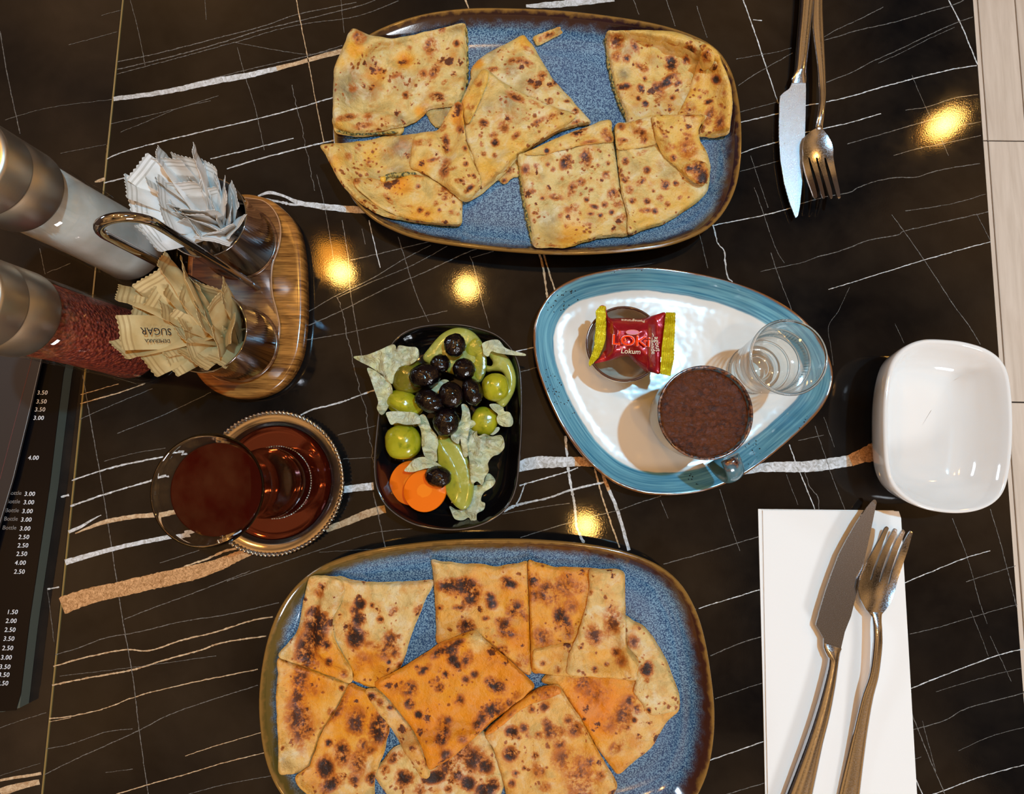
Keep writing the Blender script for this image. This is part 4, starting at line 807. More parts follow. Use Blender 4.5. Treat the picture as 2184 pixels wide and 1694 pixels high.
l7 = piece('flatbread with a pale folded right flap at the top right of the lower platter', (1230, 1330), GRP2)
drape(pile2, 'dough', B([(1258, 145), (1295, 153), (1330, 160), (1370, 172), (1420, 173), (1500, 175), (1590, 183), (1688, 192), (1695, 280), (1700, 400), (1703, 520), (1730, 560), (1760, 600), (1756, 650), (1742, 690), (1670, 682), (1600, 676), (1480, 670), (1370, 666), (1320, 656), (1277, 644), (1270, 520), (1266, 400), (1262, 270)]), 0.0048, M_BR2, l7, tone=0.95, wave=0.0014, seed=39,
      burn=sc(B, [(1275, 230, 34, 1.1), (1350, 290, 60, .8), (1420, 260, 60, .6), (1410, 410, 38, 1.0, .6, -20), (1430, 450, 30, 1.0, .6, -10), (1320, 490, 50, .6), (1280, 300, 30, .7), (1490, 270, 30, .7), (1450, 350, 40, .5)], .467))
drape(pile2, 'folded_band', B([(1280, 560), (1320, 542), (1380, 528), (1460, 521), (1500, 560), (1500, 672), (1420, 668), (1340, 660), (1282, 642)]), 0.0018, M_BR2, l7, tone=0.7, wave=0.0008, seed=40, burn=sc(B, [(1390, 640, 20, .7), (1320, 610, 14, .8)], .467))
drape(pile2, 'folded_flap', B([(1540, 183), (1610, 186), (1688, 192), (1694, 280), (1700, 400), (1703, 520), (1730, 560), (1759, 602), (1754, 650), (1741, 688), (1640, 680), (1540, 672), (1442, 664), (1436, 615), (1442, 570), (1475, 500), (1500, 420), (1520, 350), (1535, 270)]), 0.0024, M_BR2, l7, tone=0.35, wave=0.0014, seed=41,
      burn=sc(B, [(1645, 420, 50, .62, .6, 15), (1640, 380, 30, .55), (1555, 480, 46, .68), (1560, 500, 26, .7), (1495, 538, 12, .95), (1560, 640, 16, .9), (1655, 560, 24, .65), (1615, 615, 12, .9), (1680, 600, 30, .5), (1540, 290, 14, .6)], .467),
      tones=sc(B, [(1610, 600, 120, .8)], .467))
l9 = piece('thick stuffed flatbread square with open top fold at the bottom right of the lower platter', (1180, 1590), GRP2)
drape(pile2, 'dough', B([(1062, 932), (1130, 862), (1200, 795), (1290, 735), (1385, 714), (1412, 742), (1445, 795), (1482, 850), (1520, 915), (1560, 990), (1610, 1075), (1660, 1165), (1642, 1215), (1630, 1280), (1500, 1300), (1340, 1300), (1172, 1280), (1158, 1210), (1140, 1140), (1120, 1070), (1098, 1000)]), 0.0060, M_BR2, l9, tone=0.6, wave=0.001, seed=42,
      burn=sc(B, [(1180, 925, 30, 1.15), (1238, 905, 26, .7), (1215, 950, 12, .8), (1175, 1025, 34, 1.1), (1287, 1032, 18, 1.1), (1260, 940, 20, .7), (1300, 940, 22, .8), (1340, 880, 26, .7), (1350, 920, 28, .7, .6, 0), (1200, 1115, 18, .9), (1238, 1090, 12, .9), (1390, 920, 40, .6), (1420, 1050, 60, .55), (1470, 910, 40, .7), (1480, 1120, 60, .55, .5, 10), (1330, 810, 26, .7), (1270, 820, 20, .7), (1180, 1160, 20, .7), (1510, 1170, 60, .6, .5, 5), (1400, 980, 30, .6), (1540, 1060, 30, .7), (1440, 870, 26, .6), (1300, 1100, 40, .4), (1580, 1120, 30, .6), (1330, 1180, 30, .6)], .467),
      tones=sc(B, [(1200, 1000, 90, .5), (1500, 1050, 120, .9)], .467))
drape(pile2, 'folded_edge', B([(1064, 930), (1130, 862), (1200, 797), (1290, 737), (1384, 716), (1405, 745), (1340, 775), (1270, 798), (1200, 840), (1150, 885), (1090, 930)]), 0.0022, M_BR2, l9, tone=1.3, seed=43, burn=sc(B, [(1350, 745, 40, .6), (1180, 840, 30, .5, 3, -40)], .467))
l5 = piece('thick orange flatbread parcel on top at the centre of the lower platter', (1000, 1500), GRP2)
drape(pile2, 'side_fold', B([(515, 742), (545, 728), (580, 735), (640, 800), (720, 900), (772, 1010), (806, 1118), (772, 1134), (735, 1080), (700, 1030), (655, 945), (610, 880), (560, 820)]), 0.0034, M_BR2, l5, tone=0.6, seed=44, wave=0.001, burn=sc(B, [(540, 765, 20, 1.0), (625, 810, 16, .9), (580, 790, 20, .6), (780, 1070, 20, .6)], .467), grey=sc(B, [(680, 950, 60, .4)], .467))
drape(pile2, 'dough', B([(555, 705), (625, 665), (700, 622), (780, 572), (850, 525), (930, 492), (1005, 464), (1030, 480), (1062, 510), (1110, 552), (1162, 594), (1220, 650), (1282, 712), (1262, 742), (1230, 768), (1165, 820), (1100, 872), (1050, 915), (1000, 960), (945, 1010), (895, 1050), (850, 1075), (805, 1098), (790, 1050), (772, 1000), (748, 950), (720, 900), (680, 850), (640, 800), (595, 750)]), 0.0062, M_BR2, l5, tone=1.15, wave=0.001, seed=45,
      burn=sc(B, [(878, 660, 16, 1.2), (715, 795, 26, 1.15), (755, 845, 20, 1.15), (1110, 715, 56, 1.0, 1.6, 30), (1085, 700, 30, 1.05), (1100, 820, 60, 1.0, 1.6, -35), (865, 920, 36, .95, .5, 5), (860, 960, 26, 1.0), (850, 720, 26, .8), (910, 590, 30, .95), (930, 620, 24, .9), (975, 590, 26, .85, .6, 20), (715, 725, 44, .75), (780, 640, 40, .85, 2, -35), (850, 560, 50, .9, 2.4, -30), (930, 520, 40, .9, 2.4, -25), (970, 685, 20, .7), (1010, 660, 20, .8), (940, 780, 30, .7), (820, 690, 20, .7), (1025, 890, 30, .8), (900, 550, 40, .85), (1170, 790, 20, .8), (880, 1030, 30, .8), (750, 630, 14, 1.0), (1200, 760, 20, .5), (960, 960, 30, .5), (680, 700, 14, .7), (1050, 860, 30, .8), (890, 870, 20, .7)], .467),
      tones=sc(B, [(1040, 500, 60, .3)], .467))
# ------------------------------------------------------------------ drinks
def glass_mat(name, tint=(1, 1, 1, 1), rough=0.0, ior=1.45):
    return NT(name).set(color=tint, rough=rough, trans=1.0, ior=ior).m
M_GLASS = glass_mat('clear_glass')
M_WATER = glass_mat('water', (1, 1, 1, 1), 0, 1.33)
def thin_mat(name, tint=(1, 1, 1, 1), ior=1.5, k=0.9):
    m = NT(name); m.t.nodes.remove(m.b)
    lw = m.n('LayerWeight'); lw.inputs['Blend'].default_value = 0.5; fo = m.math('MULTIPLY_ADD', m.math('POWER', lw.outputs['Facing'], 3.2), k, 0.06 if ior > 1.4 else 0.02); tr = m.n('BsdfTransparent'); tr.inputs['Color'].default_value = tint
    gl = m.n('BsdfAnisotropic'); gl.inputs['Roughness'].default_value = 0.02; mx = m.n('MixShader')
    m.l(fo, mx.inputs[0]); m.l(tr.outputs[0], mx.inputs[1]); m.l(gl.outputs[0], mx.inputs[2]); m.l(mx.outputs[0], m.out.inputs['Surface'])
    return m.m
M_THIN = thin_mat('thin_clear_glass'); M_THINM = thin_mat('mill_glass', (1, 1, 1, 1), 1.5, 0.35); M_THINW = thin_mat('still_water', (0.97, 0.97, 0.95, 1), 1.33)
# coffee cup
cc = P(1450, 892, 0.0046)
cx, cy = P(1505, 880, 0.062).x, P(1505, 880, 0.062).y
cup = thing('coffee_cup', 'turquoise speckled coffee cup full of dark foamy coffee on the triangular saucer', 'cup', (cx, cy, 0.0047))
def cup_mat():
    m = NT('turquoise_glaze_dark_rim'); v = m.obj(False); s = m.n('SeparateXYZ'); m.l(v, s.inputs[0]); z = s.outputs[2]
    c = m.mix(m.mapr(m.noise(v, 30, 3), 0.35, 0.65), srgb(52, 92, 108), srgb(104, 146, 154))
    k = m.math('ADD', z, m.mapr(m.noise(v, 260, 3), 0.3, 0.7, -0.0022, 0.0022))
    c = m.mix(m.mapr(k, 0.0535, 0.0565), c, m.mix(m.mapr(m.noise(v, 420, 3), 0.42, 0.6), srgb(48, 24, 18), srgb(132, 84, 58)))
    m.set(color=c, rough=0.15, coat=0.4); return m.m
M_CUP = cup_mat()
z0 = 0.0047; zt = 0.062
prof = [(0.0, z0), (0.019, z0), (0.0205, z0+0.001), (0.0225, z0+0.006), (0.0262, z0+0.02), (0.0288, z0+0.038), (0.0297, zt-0.002), (0.0298, zt-0.0006), (0.0291, zt), (0.0281, zt-0.0006), (0.0277, zt-0.004), (0.0268, z0+0.036), (0.024, z0+0.018), (0.018, z0+0.006), (0.0, z0+0.005)]
mesh_obj('body', *lathe(prof, (cx, cy), 72), M_CUP, cup)
def foam_mat():
    m = NT('coffee_foam'); v = m.obj(False)
    n = m.noise(v, 300, 5, 0.7, 1.0); b = m.noise(v, 60, 3)
    c = m.mix(m.mapr(n, 0.35, 0.65), srgb(36, 13, 2), srgb(98, 45, 10)); c = m.mix(m.mapr(b, 0.4, 0.65, 0, 0.5), c, srgb(94, 46, 8))
    m.set(color=c, rough=0.30, spec=0.12); m.bump(m.math('ADD', n, m.math('MULTIPLY', m.noise(v, 900, 2), 0.6)), 0.42, 0.0012); return m.m
zf = zt-0.0042
mesh_obj('coffee', *lathe([(0.02775, zf+0.0007), (0.0268, zf+0.0001), (0.025, zf), (0.02, zf), (0.012, zf+0.0002), (0.004, zf+0.0002), (0.0001, zf+0.0002)], (cx, cy), 72), foam_mat(), cup)
hd = (P(1578, 1020, 0.055)-Vector((cx, cy, 0.055))); hd.z = 0; hd.normalize()
path = []
for i in range(15):
    t = i/14.0; a = math.radians(78-t*150)
    path.append(Vector((cx, cy, 0))+hd*(0.0265+0.0200*max(math.cos(a), 0)**0.8)+Vector((0, 0, z0+0.0385+0.0150*math.sin(a))))
mesh_obj('handle', *tube(path, [(0.0064, 0.0030)]*15, 14, True, hd.cross(Vector((0, 0, 1)))), M_CUP, cup)

# shot glass of water
sx, sy = P(1682, 762, 0.06).x, P(1682, 762, 0.06).y
sg = thing('water_glass', 'small clear shot glass of water on the triangular saucer', 'glass', (sx, sy, 0.0047))
prof = [(0.0, z0), (0.0165, z0), (0.0172, z0+0.001), (0.0176, z0+0.004), (0.0205, z0+0.028), (0.0238, 0.0585), (0.0244, 0.0600), (0.0238, 0.0606), (0.0230, 0.0600), (0.0226, 0.0575), (0.0190, z0+0.028), (0.0152, z0+0.012), (0.012, z0+0.0095), (0.0, z0+0.009)]
mesh_obj('tumbler', *lathe(prof, (sx, sy), 72), M_THIN, sg)
for k, (r_, z_, q_) in enumerate([(0.0150, z0+0.0090, 0.0016), (0.0095, z0+0.0085, 0.0013), (0.0180, z0+0.019, 0.0008), (0.0196, z0+0.030, 0.0007), (0.0214, z0+0.040, 0.0006), (0.0238, 0.0598, 0.0009), (0.0166, z0+0.002, 0.0012)]):
    mesh_obj('refraction_ring', *lathe([(r_+q_*math.cos(a), z_+q_*math.sin(a)) for a in np.linspace(0, 2*math.pi, 9)], (sx, sy), 64), M_GLASS, sg)  # added glass rings stand in for refraction in the base; one traces the lip
prof = [(0.0, z0+0.0093), (0.0118, z0+0.0098), (0.0149, z0+0.0122), (0.0187, z0+0.028), (0.0212, 0.0478), (0.0206, 0.0474), (0.0, 0.0474)]
mesh_obj('water', *lathe(prof, (sx, sy), 72), M_THINW, sg)

# lokum bowl and sweet
bx, by = P(1332, 733, 0.031).x, P(1332, 733, 0.031).y
lb = thing('small_bowl', 'small beige glazed bowl with brown rim holding the wrapped red sweet', 'bowl', (bx, by, 0.0047))
def bowl_mat():
    m = NT('taupe_glaze'); v = m.obj(False); s = m.n('SeparateXYZ'); m.l(v, s.inputs[0]); z = s.outputs[2]
    k = m.math('ADD', z, m.mapr(m.noise(v, 260, 3), 0.3, 0.7, -0.0007, 0.0007))
    c = m.mix(m.mapr(k, 0.0245, 0.0256), m.mix(m.mapr(m.noise(v, 60, 3), 0.35, 0.65), srgb(176, 162, 142), srgb(206, 194, 174)), srgb(84, 50, 32))
    m.set(color=c, rough=0.1, coat=0.4); return m.m
prof = [(0.0, z0), (0.019, z0), (0.020, z0+0.0008), (0.0235, z0+0.006), (0.0262, z0+0.016), (0.0268, 0.0300), (0.0266, 0.0310), (0.0259, 0.0313), (0.0252, 0.0308), (0.0248, 0.028), (0.0240, z0+0.016), (0.0205, z0+0.0075), (0.013, z0+0.0045), (0.0, z0+0.004)]
mesh_obj('bowl_body', *lathe(prof, (bx, by), 72), bowl_mat(), lb)
sw = thing('wrapped_sweet', 'sweet in shiny red foil with crimped gold ends lying across the small bowl', 'sweet', P(1350, 722, 0.0315)[:])
def foil(name, a, b, rough, bump, sc):
    m = NT(name); v = m.obj(False); c = m.mix(m.mapr(m.noise(v, 120, 3), 0.3, 0.7), a, b)
    m.set(color=c, rough=rough, metal=0.35, coat=0.6, coatr=0.08); m.bump(m.noise(v, sc, 3, 0.6, 0.5), bump, 0.002); return m.m
M_RED = foil('red_foil', srgb(160, 18, 30), srgb(186, 28, 44), 0.26, 0.35, 90)
D_ = crop(1240, 620, 0.1358)
red = D_([(290, 250), (380, 245), (395, 330), (440, 425), (560, 428), (700, 430), (850, 440), (960, 436), (1080, 400), (1180, 375), (1320, 345), (1310, 500), (1290, 700), (1260, 900), (1245, 1100), (1238, 1300), (1120, 1285), (1020, 1275), (960, 1220), (880, 1155), (810, 1090), (750, 1035), (650, 1040), (560, 1065), (450, 1092), (330, 1120), (200, 1140), (290, 1050), (350, 960), (385, 900), (390, 700), (392, 550), (385, 450)])
def redz(V, d):
    c = np.array([1345, 722]); q = (V-c)
    k = np.clip(d/26.0, 0, 1); box_ = np.clip(1.25-np.abs(q[:, 0]/46), 0, 1)
    n = np.array([mnoise.noise(Vector((a*0.05, b*0.05, 3))) for a, b in V])
    return 0.0325+0.0118*np.sqrt(k)*np.clip(box_*2.2, 0.12, 1)+n*0.0012+np.clip(-q[:, 0]/90, -1, 1)*-0.0010
mesh_obj_red = px_sheet('wrapper', red, redz, lambda V, d: 0.0012+0.008*np.clip(d/26, 0, 1)*np.clip(2.4-np.abs(V[:, 0]-1345)/24, 0, 1), M_RED, sw, step=3.2, mids=(), auto=60)
def gold_end(pts, ang, z, dz, seed):
    def f(V, d):
        a = math.radians(ang); q = (V-V.mean(0)); s = q[:, 0]*math.cos(a)+q[:, 1]*math.sin(a); t = -q[:, 0]*math.sin(a)+q[:, 1]*math.cos(a)
        return z+0.0007*np.sin(s*1.35+0.06*t)+0.0006*np.sin(t*0.2+seed)+dz*t/70
    return px_sheet('crimped_end', pts, f, 0.0007, M_GFOIL, sw, step=1.6, smooth_outline=False, mids=(), auto=80)
M_GFOIL = foil('gold_foil', srgb(206, 190, 20), srgb(236, 224, 60), 0.22, 0.5, 160)
def zig(a, b, n, amp):
    a, b = np.array(a, float), np.array(b, float); t = b-a; nn = np.array([t[1], -t[0]])/np.linalg.norm(t)
    return [tuple(a+t*i/n+nn*(amp if i % 2 else 0)) for i in range(n+1)]
gr = D_([(1330, 340), (1475, 342), (1470, 700), (1450, 1100), (1400, 1340), (1238, 1305), (1262, 900), (1300, 600)])
gold_end([gr[0]]+zig(gr[1], gr[3], 26, 1.0)+[gr[4], gr[5], gr[6], gr[7]], 3, 0.0362, 0.0, 1)
gl = D_([(290, 240), (380, 243), (388, 400), (390, 620), (380, 760), (340, 900), (270, 1050), (130, 1200), (112, 1140), (160, 1000), (200, 850), (215, 640), (230, 480), (225, 320)])
gold_end(gl, 10, 0.0350, -0.0012, 2)
M_LOGO = simple('orange_print', srgb(250, 64, 8), 0.75, spec=0.1); M_LOGOP = simple('pale_print', srgb(240, 150, 120), 0.35); M_GPR = simple('gold_print', srgb(220, 180, 90), 0.35)
up = 0.0466
pe = lambda u, v, z: P(u, v, z)
text('lettering', 'LOKi', sw, pe(1346, 728, up), 0.0098, M_LOGOP, math.radians(-3), depth=0.00012, spacing=0.92).scale = (1.32, 1.06, 1)
text('lettering', 'LOKi', sw, pe(1346, 728, up+0.00045), 0.0096, M_LOGO, math.radians(-3), depth=0.00012, spacing=0.94).scale = (1.28, 1.0, 1)
text('lettering', 'Lokum', sw, pe(1345, 750, up-0.0004), 0.0043, M_GPR, math.radians(-2), shear=0.1).scale = (1.1, 1.1, 1)
text('lettering', 'Grenade', sw, pe(1391, 733, 0.0400), 0.0042, M_GPR, math.radians(-83))
text('lettering', 'agout', sw, pe(1402, 734, 0.0378), 0.0046, M_GPR, math.radians(-83))
text('lettering', 'Pomegranate', sw, pe(1350, 684, 0.0415), 0.0030, M_GPR, math.radians(178)).scale = (1.0, 0.8, 1)
ov = [(pe(1349, 709, up).x+0.0043*math.cos(a), pe(1349, 709, up).y+0.0016*math.sin(a), up+0.0001) for a in np.linspace(0, 2*math.pi, 33)]
mesh_obj('badge_outline', *tube(ov, 0.00018, 6, False), M_LOGOP, sw)
vv, ff = loft([[(pe(1349, 709, up).x+k*0.0043*math.cos(a), pe(1349, 709, up).y+k*0.0016*math.sin(a), up) for a in np.linspace(0, 2*math.pi, 33)[:-1]] for k in (0.98, 0.5, 0.02)], True, False, True)
mesh_obj('badge', vv, ff, simple('badge_red', srgb(206, 60, 70), 0.4), sw)

# tea glass and saucer
tx, ty = P(584, 1029, 0.006).x, P(584, 1029, 0.006).y
M_SIL = NT('polished_steel'); M_SIL.set(color=srgb(200, 192, 184), rough=0.16, metal=1.0); M_SIL = M_SIL.m
ts = thing('tea_saucer', 'round silver saucer with roped rim under the tea glass', 'saucer', (tx, ty, 0))
mesh_obj('saucer_body', *lathe([(0.0, 0), (0.034, 0), (0.036, 0.0008), (0.044, 0.0045), (0.0515, 0.0068), (0.0520, 0.0076), (0.0512, 0.0080), (0.0475, 0.0074), (0.0445, 0.0070), (0.0430, 0.0055), (0.0415, 0.0034), (0.038, 0.0024), (0.0, 0.0024)], (tx, ty), 96), M_SIL, ts)
def ball(c, r, n=6, m=4, s=(1, 1, 1)):
    V = [(c[0], c[1], c[2]+r*s[2])]; F = []
    for j in range(1, m):
        a = math.pi*j/m
        for i in range(n):
            b = 2*math.pi*i/n; V.append((c[0]+r*s[0]*math.sin(a)*math.cos(b), c[1]+r*s[1]*math.sin(a)*math.sin(b), c[2]+r*s[2]*math.cos(a)))
    V.append((c[0], c[1], c[2]-r*s[2]))
    for i in range(n): F.append((0, 1+i, 1+(i+1) % n)); F.append((len(V)-1, 1+(m-2)*n+(i+1) % n, 1+(m-2)*n+i))
    for j in range(m-2):
        for i in range(n): F.append((1+j*n+i, 1+(j+1)*n+i, 1+(j+1)*n+(i+1) % n, 1+j*n+(i+1) % n))
    return V, F
beads = []
for i in range(104):
    a = 2*math.pi*i/104
    p0 = Vector((tx+0.0500*math.cos(a), ty+0.0500*math.sin(a), 0.0082)); p1 = Vector((tx+0.0524*math.cos(a+0.045), ty+0.0524*math.sin(a+0.045), 0.0078))
    beads.append(tube([p0, (p0+p1)/2+Vector((0, 0, 0.0007)), p1], [0.0008, 0.00125, 0.0008], 6))
tag(mesh_obj('roped_rim', *join(*beads), M_SIL, ts), kind='stuff')
beads = [ball((tx+0.0262*math.cos(a), ty+0.0262*math.sin(a), 0.0030), 0.00075) for a in np.linspace(0, 2*math.pi, 91)[:-1]]
tag(mesh_obj('beaded_ring', *join(*beads), M_SIL, ts), kind='stuff')
def tea_mat(name, c1, tr):
    m = NT(name); m.set(color=c1, rough=0.03, trans=tr, ior=1.33, spec=0.5); return m.m
M_WELL = NT('tea_reflection_red'); M_WELL.set(color=srgb(92, 24, 10), rough=0.08, metal=0.75, coat=0.7, coatr=0.03); M_WELL = M_WELL.m
mesh_obj('reflected_tea_well', *lathe([(0.0412, 0.0037), (0.0404, 0.0031), (0.036, 0.0027), (0.0001, 0.0027)], (tx, ty), 80), M_WELL, ts)  # added disc, coloured with the tea's red mirrored in the silver saucer
zb = 0.0030
tg = thing('tea_glass', 'tulip-shaped glass of dark red tea on the silver saucer', 'glass', (tx, ty, zb))
def gz(r, z): return (r, z)
outp = [(0.0, zb), (0.0185, zb), (0.0205, zb+0.0006), (0.0235, zb+0.004), (0.0252, zb+0.010), (0.0250, zb+0.018), (0.0232, zb+0.028), (0.0215, zb+0.038), (0.0215, zb+0.046), (0.0235, zb+0.058), (0.0270, zb+0.071), (0.0300, zb+0.080), (0.0322, 0.0892), (0.0328, 0.0900), (0.0326, 0.0906), (0.0320, 0.0903)]
inn = [(0.0307, 0.0885), (0.0287, zb+0.0800), (0.0258, zb+0.071), (0.0223, zb+0.058), (0.0204, zb+0.046), (0.0204, zb+0.038), (0.0220, zb+0.028), (0.0237, zb+0.018), (0.0238, zb+0.010), (0.0220, zb+0.006), (0.018, zb+0.0045), (0.0, zb+0.004)]
mesh_obj('tumbler', *lathe(outp+inn, (tx, ty), 80), M_GLASS, tg)
zl = zb+0.0775
teap = [(0.0, zb+0.0042), (0.0178, zb+0.0047), (0.0218, zb+0.0062), (0.0236, zb+0.010), (0.0235, zb+0.018), (0.0218, zb+0.028), (0.0202, zb+0.038), (0.0202, zb+0.046), (0.0221, zb+0.058), (0.0256, zb+0.071), (0.0274, zl), (0.0268, zl-0.0004), (0.0, zl-0.0004)]
mesh_obj('tea', *lathe(teap, (tx, ty), 80), tea_mat('dark_tea', (0.050, 0.004, 0.0015, 1), 0.25), tg)

# ------------------------------------------------------------------ cruet stand with the sugar cups
def wood_mat(name, a, b, sx, sy, rot=0.0):
    m = NT(name); v = m.obj(False); mp = m.n('Mapping'); mp.inputs['Scale'].default_value = (sx, sy, 30); mp.inputs['Rotation'].default_value = (0, 0, rot); m.l(v, mp.inputs['Vector'])
    g = m.noise(mp.outputs[0], 1.0, 5, 0.65, 0.5); g2 = m.noise(mp.outputs[0], 4.0, 3, 0.6)
    k = m.math('ADD', m.math('MULTIPLY', g, 0.7), m.math('MULTIPLY', g2, 0.3))
    m.set(color=m.mix(m.mapr(k, 0.40, 0.60), a, b), rough=0.22, coat=0.35, coatr=0.1); m.bump(k, 0.06, 0.0006); return m.m
M_WOODL = wood_mat('varnished_oak', srgb(92, 52, 18), srgb(184, 122, 56), 22, 330, 0.06)
M_WOODD = wood_mat('varnished_walnut', srgb(70, 38, 22), srgb(128, 84, 52), 22, 260, 0.06)
M_LIP = simple('pale_wood_edge', srgb(188, 138, 98), 0.3)
M_CHR = simple('polished_chrome', srgb(178, 178, 182), 0.06, 1.0)
st = thing('cruet_stand', 'varnished wooden stand with a chrome loop handle carrying the two sugar cups', 'stand', P(520, 630, 0)[:])
base_o = [(555, 417), (575, 424), (595, 438), (618, 460), (633, 489), (642, 533), (646, 588), (647, 661), (643, 716), (635, 760), (615, 800), (586, 829), (549, 846), (512, 850), (476, 844), (442, 826), (418, 800), (404, 770), (397, 720), (396, 640), (397, 560), (404, 500), (422, 455), (455, 428), (500, 414), (530, 412)]
def solid_prism(name, outline, z0_, z1_, bev, mat, parent, n=140):
    w = ccw(PA(catmull(outline, n), z1_)[:, :2]); nn = normals(w)
    rings = []
    for ins, z in [(bev*0.8, z0_), (0.0, z0_+bev*0.6), (0, z1_-bev), (bev*0.3, z1_-bev*0.3), (bev, z1_), (bev*2, z1_+0.0001)]:
        p = w-nn*ins; rings.append(np.hstack([p, np.full((len(p), 1), z)]))
    c = w.mean(0); rings.append(np.hstack([c+(rings[-1][:, :2]-c)*0.5, np.full((n, 1), z1_+0.0001)]))
    return mesh_obj(name, *loft(rings, True, True, True), mat, parent, True, None, None, 60), w
solid_prism('base', base_o, 0.0, 0.0125, 0.0028, M_WOODL, st)
deck = [(541, 424), (560, 428), (578, 441), (592, 463), (598, 492), (594, 525), (582, 560), (578, 595), (581, 630), (590, 665), (596, 700), (590, 735), (572, 770), (545, 796), (510, 812), (475, 812), (446, 796), (424, 768), (412, 730), (408, 660), (409, 580), (415, 510), (432, 462), (468, 434), (510, 422)]
_, wdk = solid_prism('deck', deck, 0.0120, 0.0148, 0.0005, M_WOODD, st)
mesh_obj('deck_edge', *tube([tuple(p)+(0.0143,) for p in np.vstack([wdk, wdk[:1]])], 0.00055, 6, False), M_LIP, st)
A0 = P(549, 613, 0.0149); B0 = P(472, 631, 0.0149)
mid = (A0+B0)/2; hv = (A0-B0)/2; R = hv.length; zc = 0.140-R
pth = [A0+Vector((0, 0, t)) for t in np.linspace(-0.003, zc-0.0149, 8)]
pth += [mid+hv*math.cos(a)+Vector((0, 0, zc-0.0149+R*math.sin(a))) for a in np.linspace(0.15, math.pi-0.15, 14)]
pth += [B0+Vector((0, 0, t)) for t in np.linspace(zc-0.0149, -0.003, 8)]
mesh_obj('loop_handle', *tube(pth, 0.0026, 16), M_CHR, st)
def sugar_cup(label, u, v):
    zr = 0.060; c = P(u, v, zr)
    t = thing('sugar_cup', label, 'cup', (c.x, c.y, 0.0150), 'chrome sugar cups on the stand')
    r0, r1 = 0.0262, 0.0276
    mesh_obj('cup_body', *lathe([(0.0, 0.0150), (r0-0.001, 0.0150), (r0, 0.0158), (r1-0.0002, zr-0.001), (r1+0.0004, zr-0.0002), (r1, zr+0.0003), (r1-0.0008, zr-0.0002), (r0-0.0009, 0.017), (0.0, 0.0166)], (c.x, c.y), 80), M_CHR, t)
    mesh_obj('seat_ring', *lathe([(r0+0.0003, 0.0150), (r0+0.0022, 0.0150), (r0+0.0021, 0.0160), (r0+0.0006, 0.0163)], (c.x, c.y), 80), M_WOODD, t)
    return Vector((c.x, c.y, 0.0150))
CW = sugar_cup('chrome cup stuffed with white sugar packets', 437, 463)
CB = sugar_cup('chrome cup stuffed with brown sugar packets', 436, 705)
def packet_mesh(seed, L=0.056, W=0.0205, nx=14, ny=30):
    rs = np.random.RandomState(seed); V = []; F = []
    cr = 0.0085; ph = rs.uniform(0, 6, 4); T = rs.uniform(0.0016, 0.003); bend = rs.uniform(-0.004, 0.004); tw = rs.uniform(-0.25, 0.25)
    for side in (1, -1):
        for j in range(ny+1):
            s = j/ny*L; e = min(s, L-s)
            k = np.clip((e-cr)/(L/2-cr), 0, 1); bul = T*math.sqrt(max(0, 1-(1-k)**2)) if e > cr else 0
            for i in range(nx+1):
                a = i/nx*2-1; x = a*W/2
                z = side*(bul*(1-a*a)**0.6+0.00012)
                if e <= cr: z += 0.00038*math.sin(e/cr*2*math.pi*3.5)
                z += 0.0004*math.sin(4*a+ph[0]+s*70)*(0.4+0.6*(1-k))+bend*((s/L)*2-1)**2
                y = s
                if j in (0, ny): y += (0.0004 if i % 2 else -0.0004)
                an = tw*(s/L-0.5)
                V.append((x*math.cos(an)-z*math.sin(an), y, x*math.sin(an)+z*math.cos(an)))
    m = (nx+1)*(ny+1)
    for sd in (0, 1):
        for j in range(ny):
            for i in range(nx):
                q = (sd*m+j*(nx+1)+i, sd*m+j*(nx+1)+i+1, sd*m+(j+1)*(nx+1)+i+1, sd*m+(j+1)*(nx+1)+i)
                F.append(q if sd == 0 else q[::-1])
    bl = [i for i in range(nx+1)]+[j*(nx+1)+nx for j in range(1, ny+1)]+[ny*(nx+1)+i for i in range(nx-1, -1, -1)]+[j*(nx+1) for j in range(ny-1, 0, -1)]
    for a, b in zip(bl, bl[1:]+bl[:1]): F.append((b, a, a+m, b+m))
    return V, F
def paper_mat(name, a, b, stripe, k):
    m = NT(name); v = m.obj(False); s = m.n('SeparateXYZ'); m.l(v, s.inputs[0])
    c = m.mix(m.mapr(m.noise(m.obj(True), 60, 4), 0.35, 0.65), a, b)
    y = m.math('ABSOLUTE', m.math('SUBTRACT', s.outputs[1], 0.028))
    w = m.math('MULTIPLY', m.math('GREATER_THAN', m.math('SINE', m.math('MULTIPLY', y, 2587.0)), 0.35), m.math('GREATER_THAN', y, 0.0212))
    c = m.mix(m.math('MULTIPLY', w, k), c, stripe)
    m.set(color=c, rough=0.6, sss=0.0); m.bump(m.noise(v, 160, 3), 0.25, 0.0012); return m.m
M_PW = paper_mat('white_paper_packet', srgb(232, 230, 228), srgb(212, 208, 200), srgb(150, 144, 130), 0.5)
M_PB = paper_mat('brown_paper_packet', srgb(212, 186, 132), srgb(190, 156, 98), srgb(146, 110, 58), 0.5)
M_INK = simple('black_ink', srgb(28, 28, 32), 0.6)
PM = {}
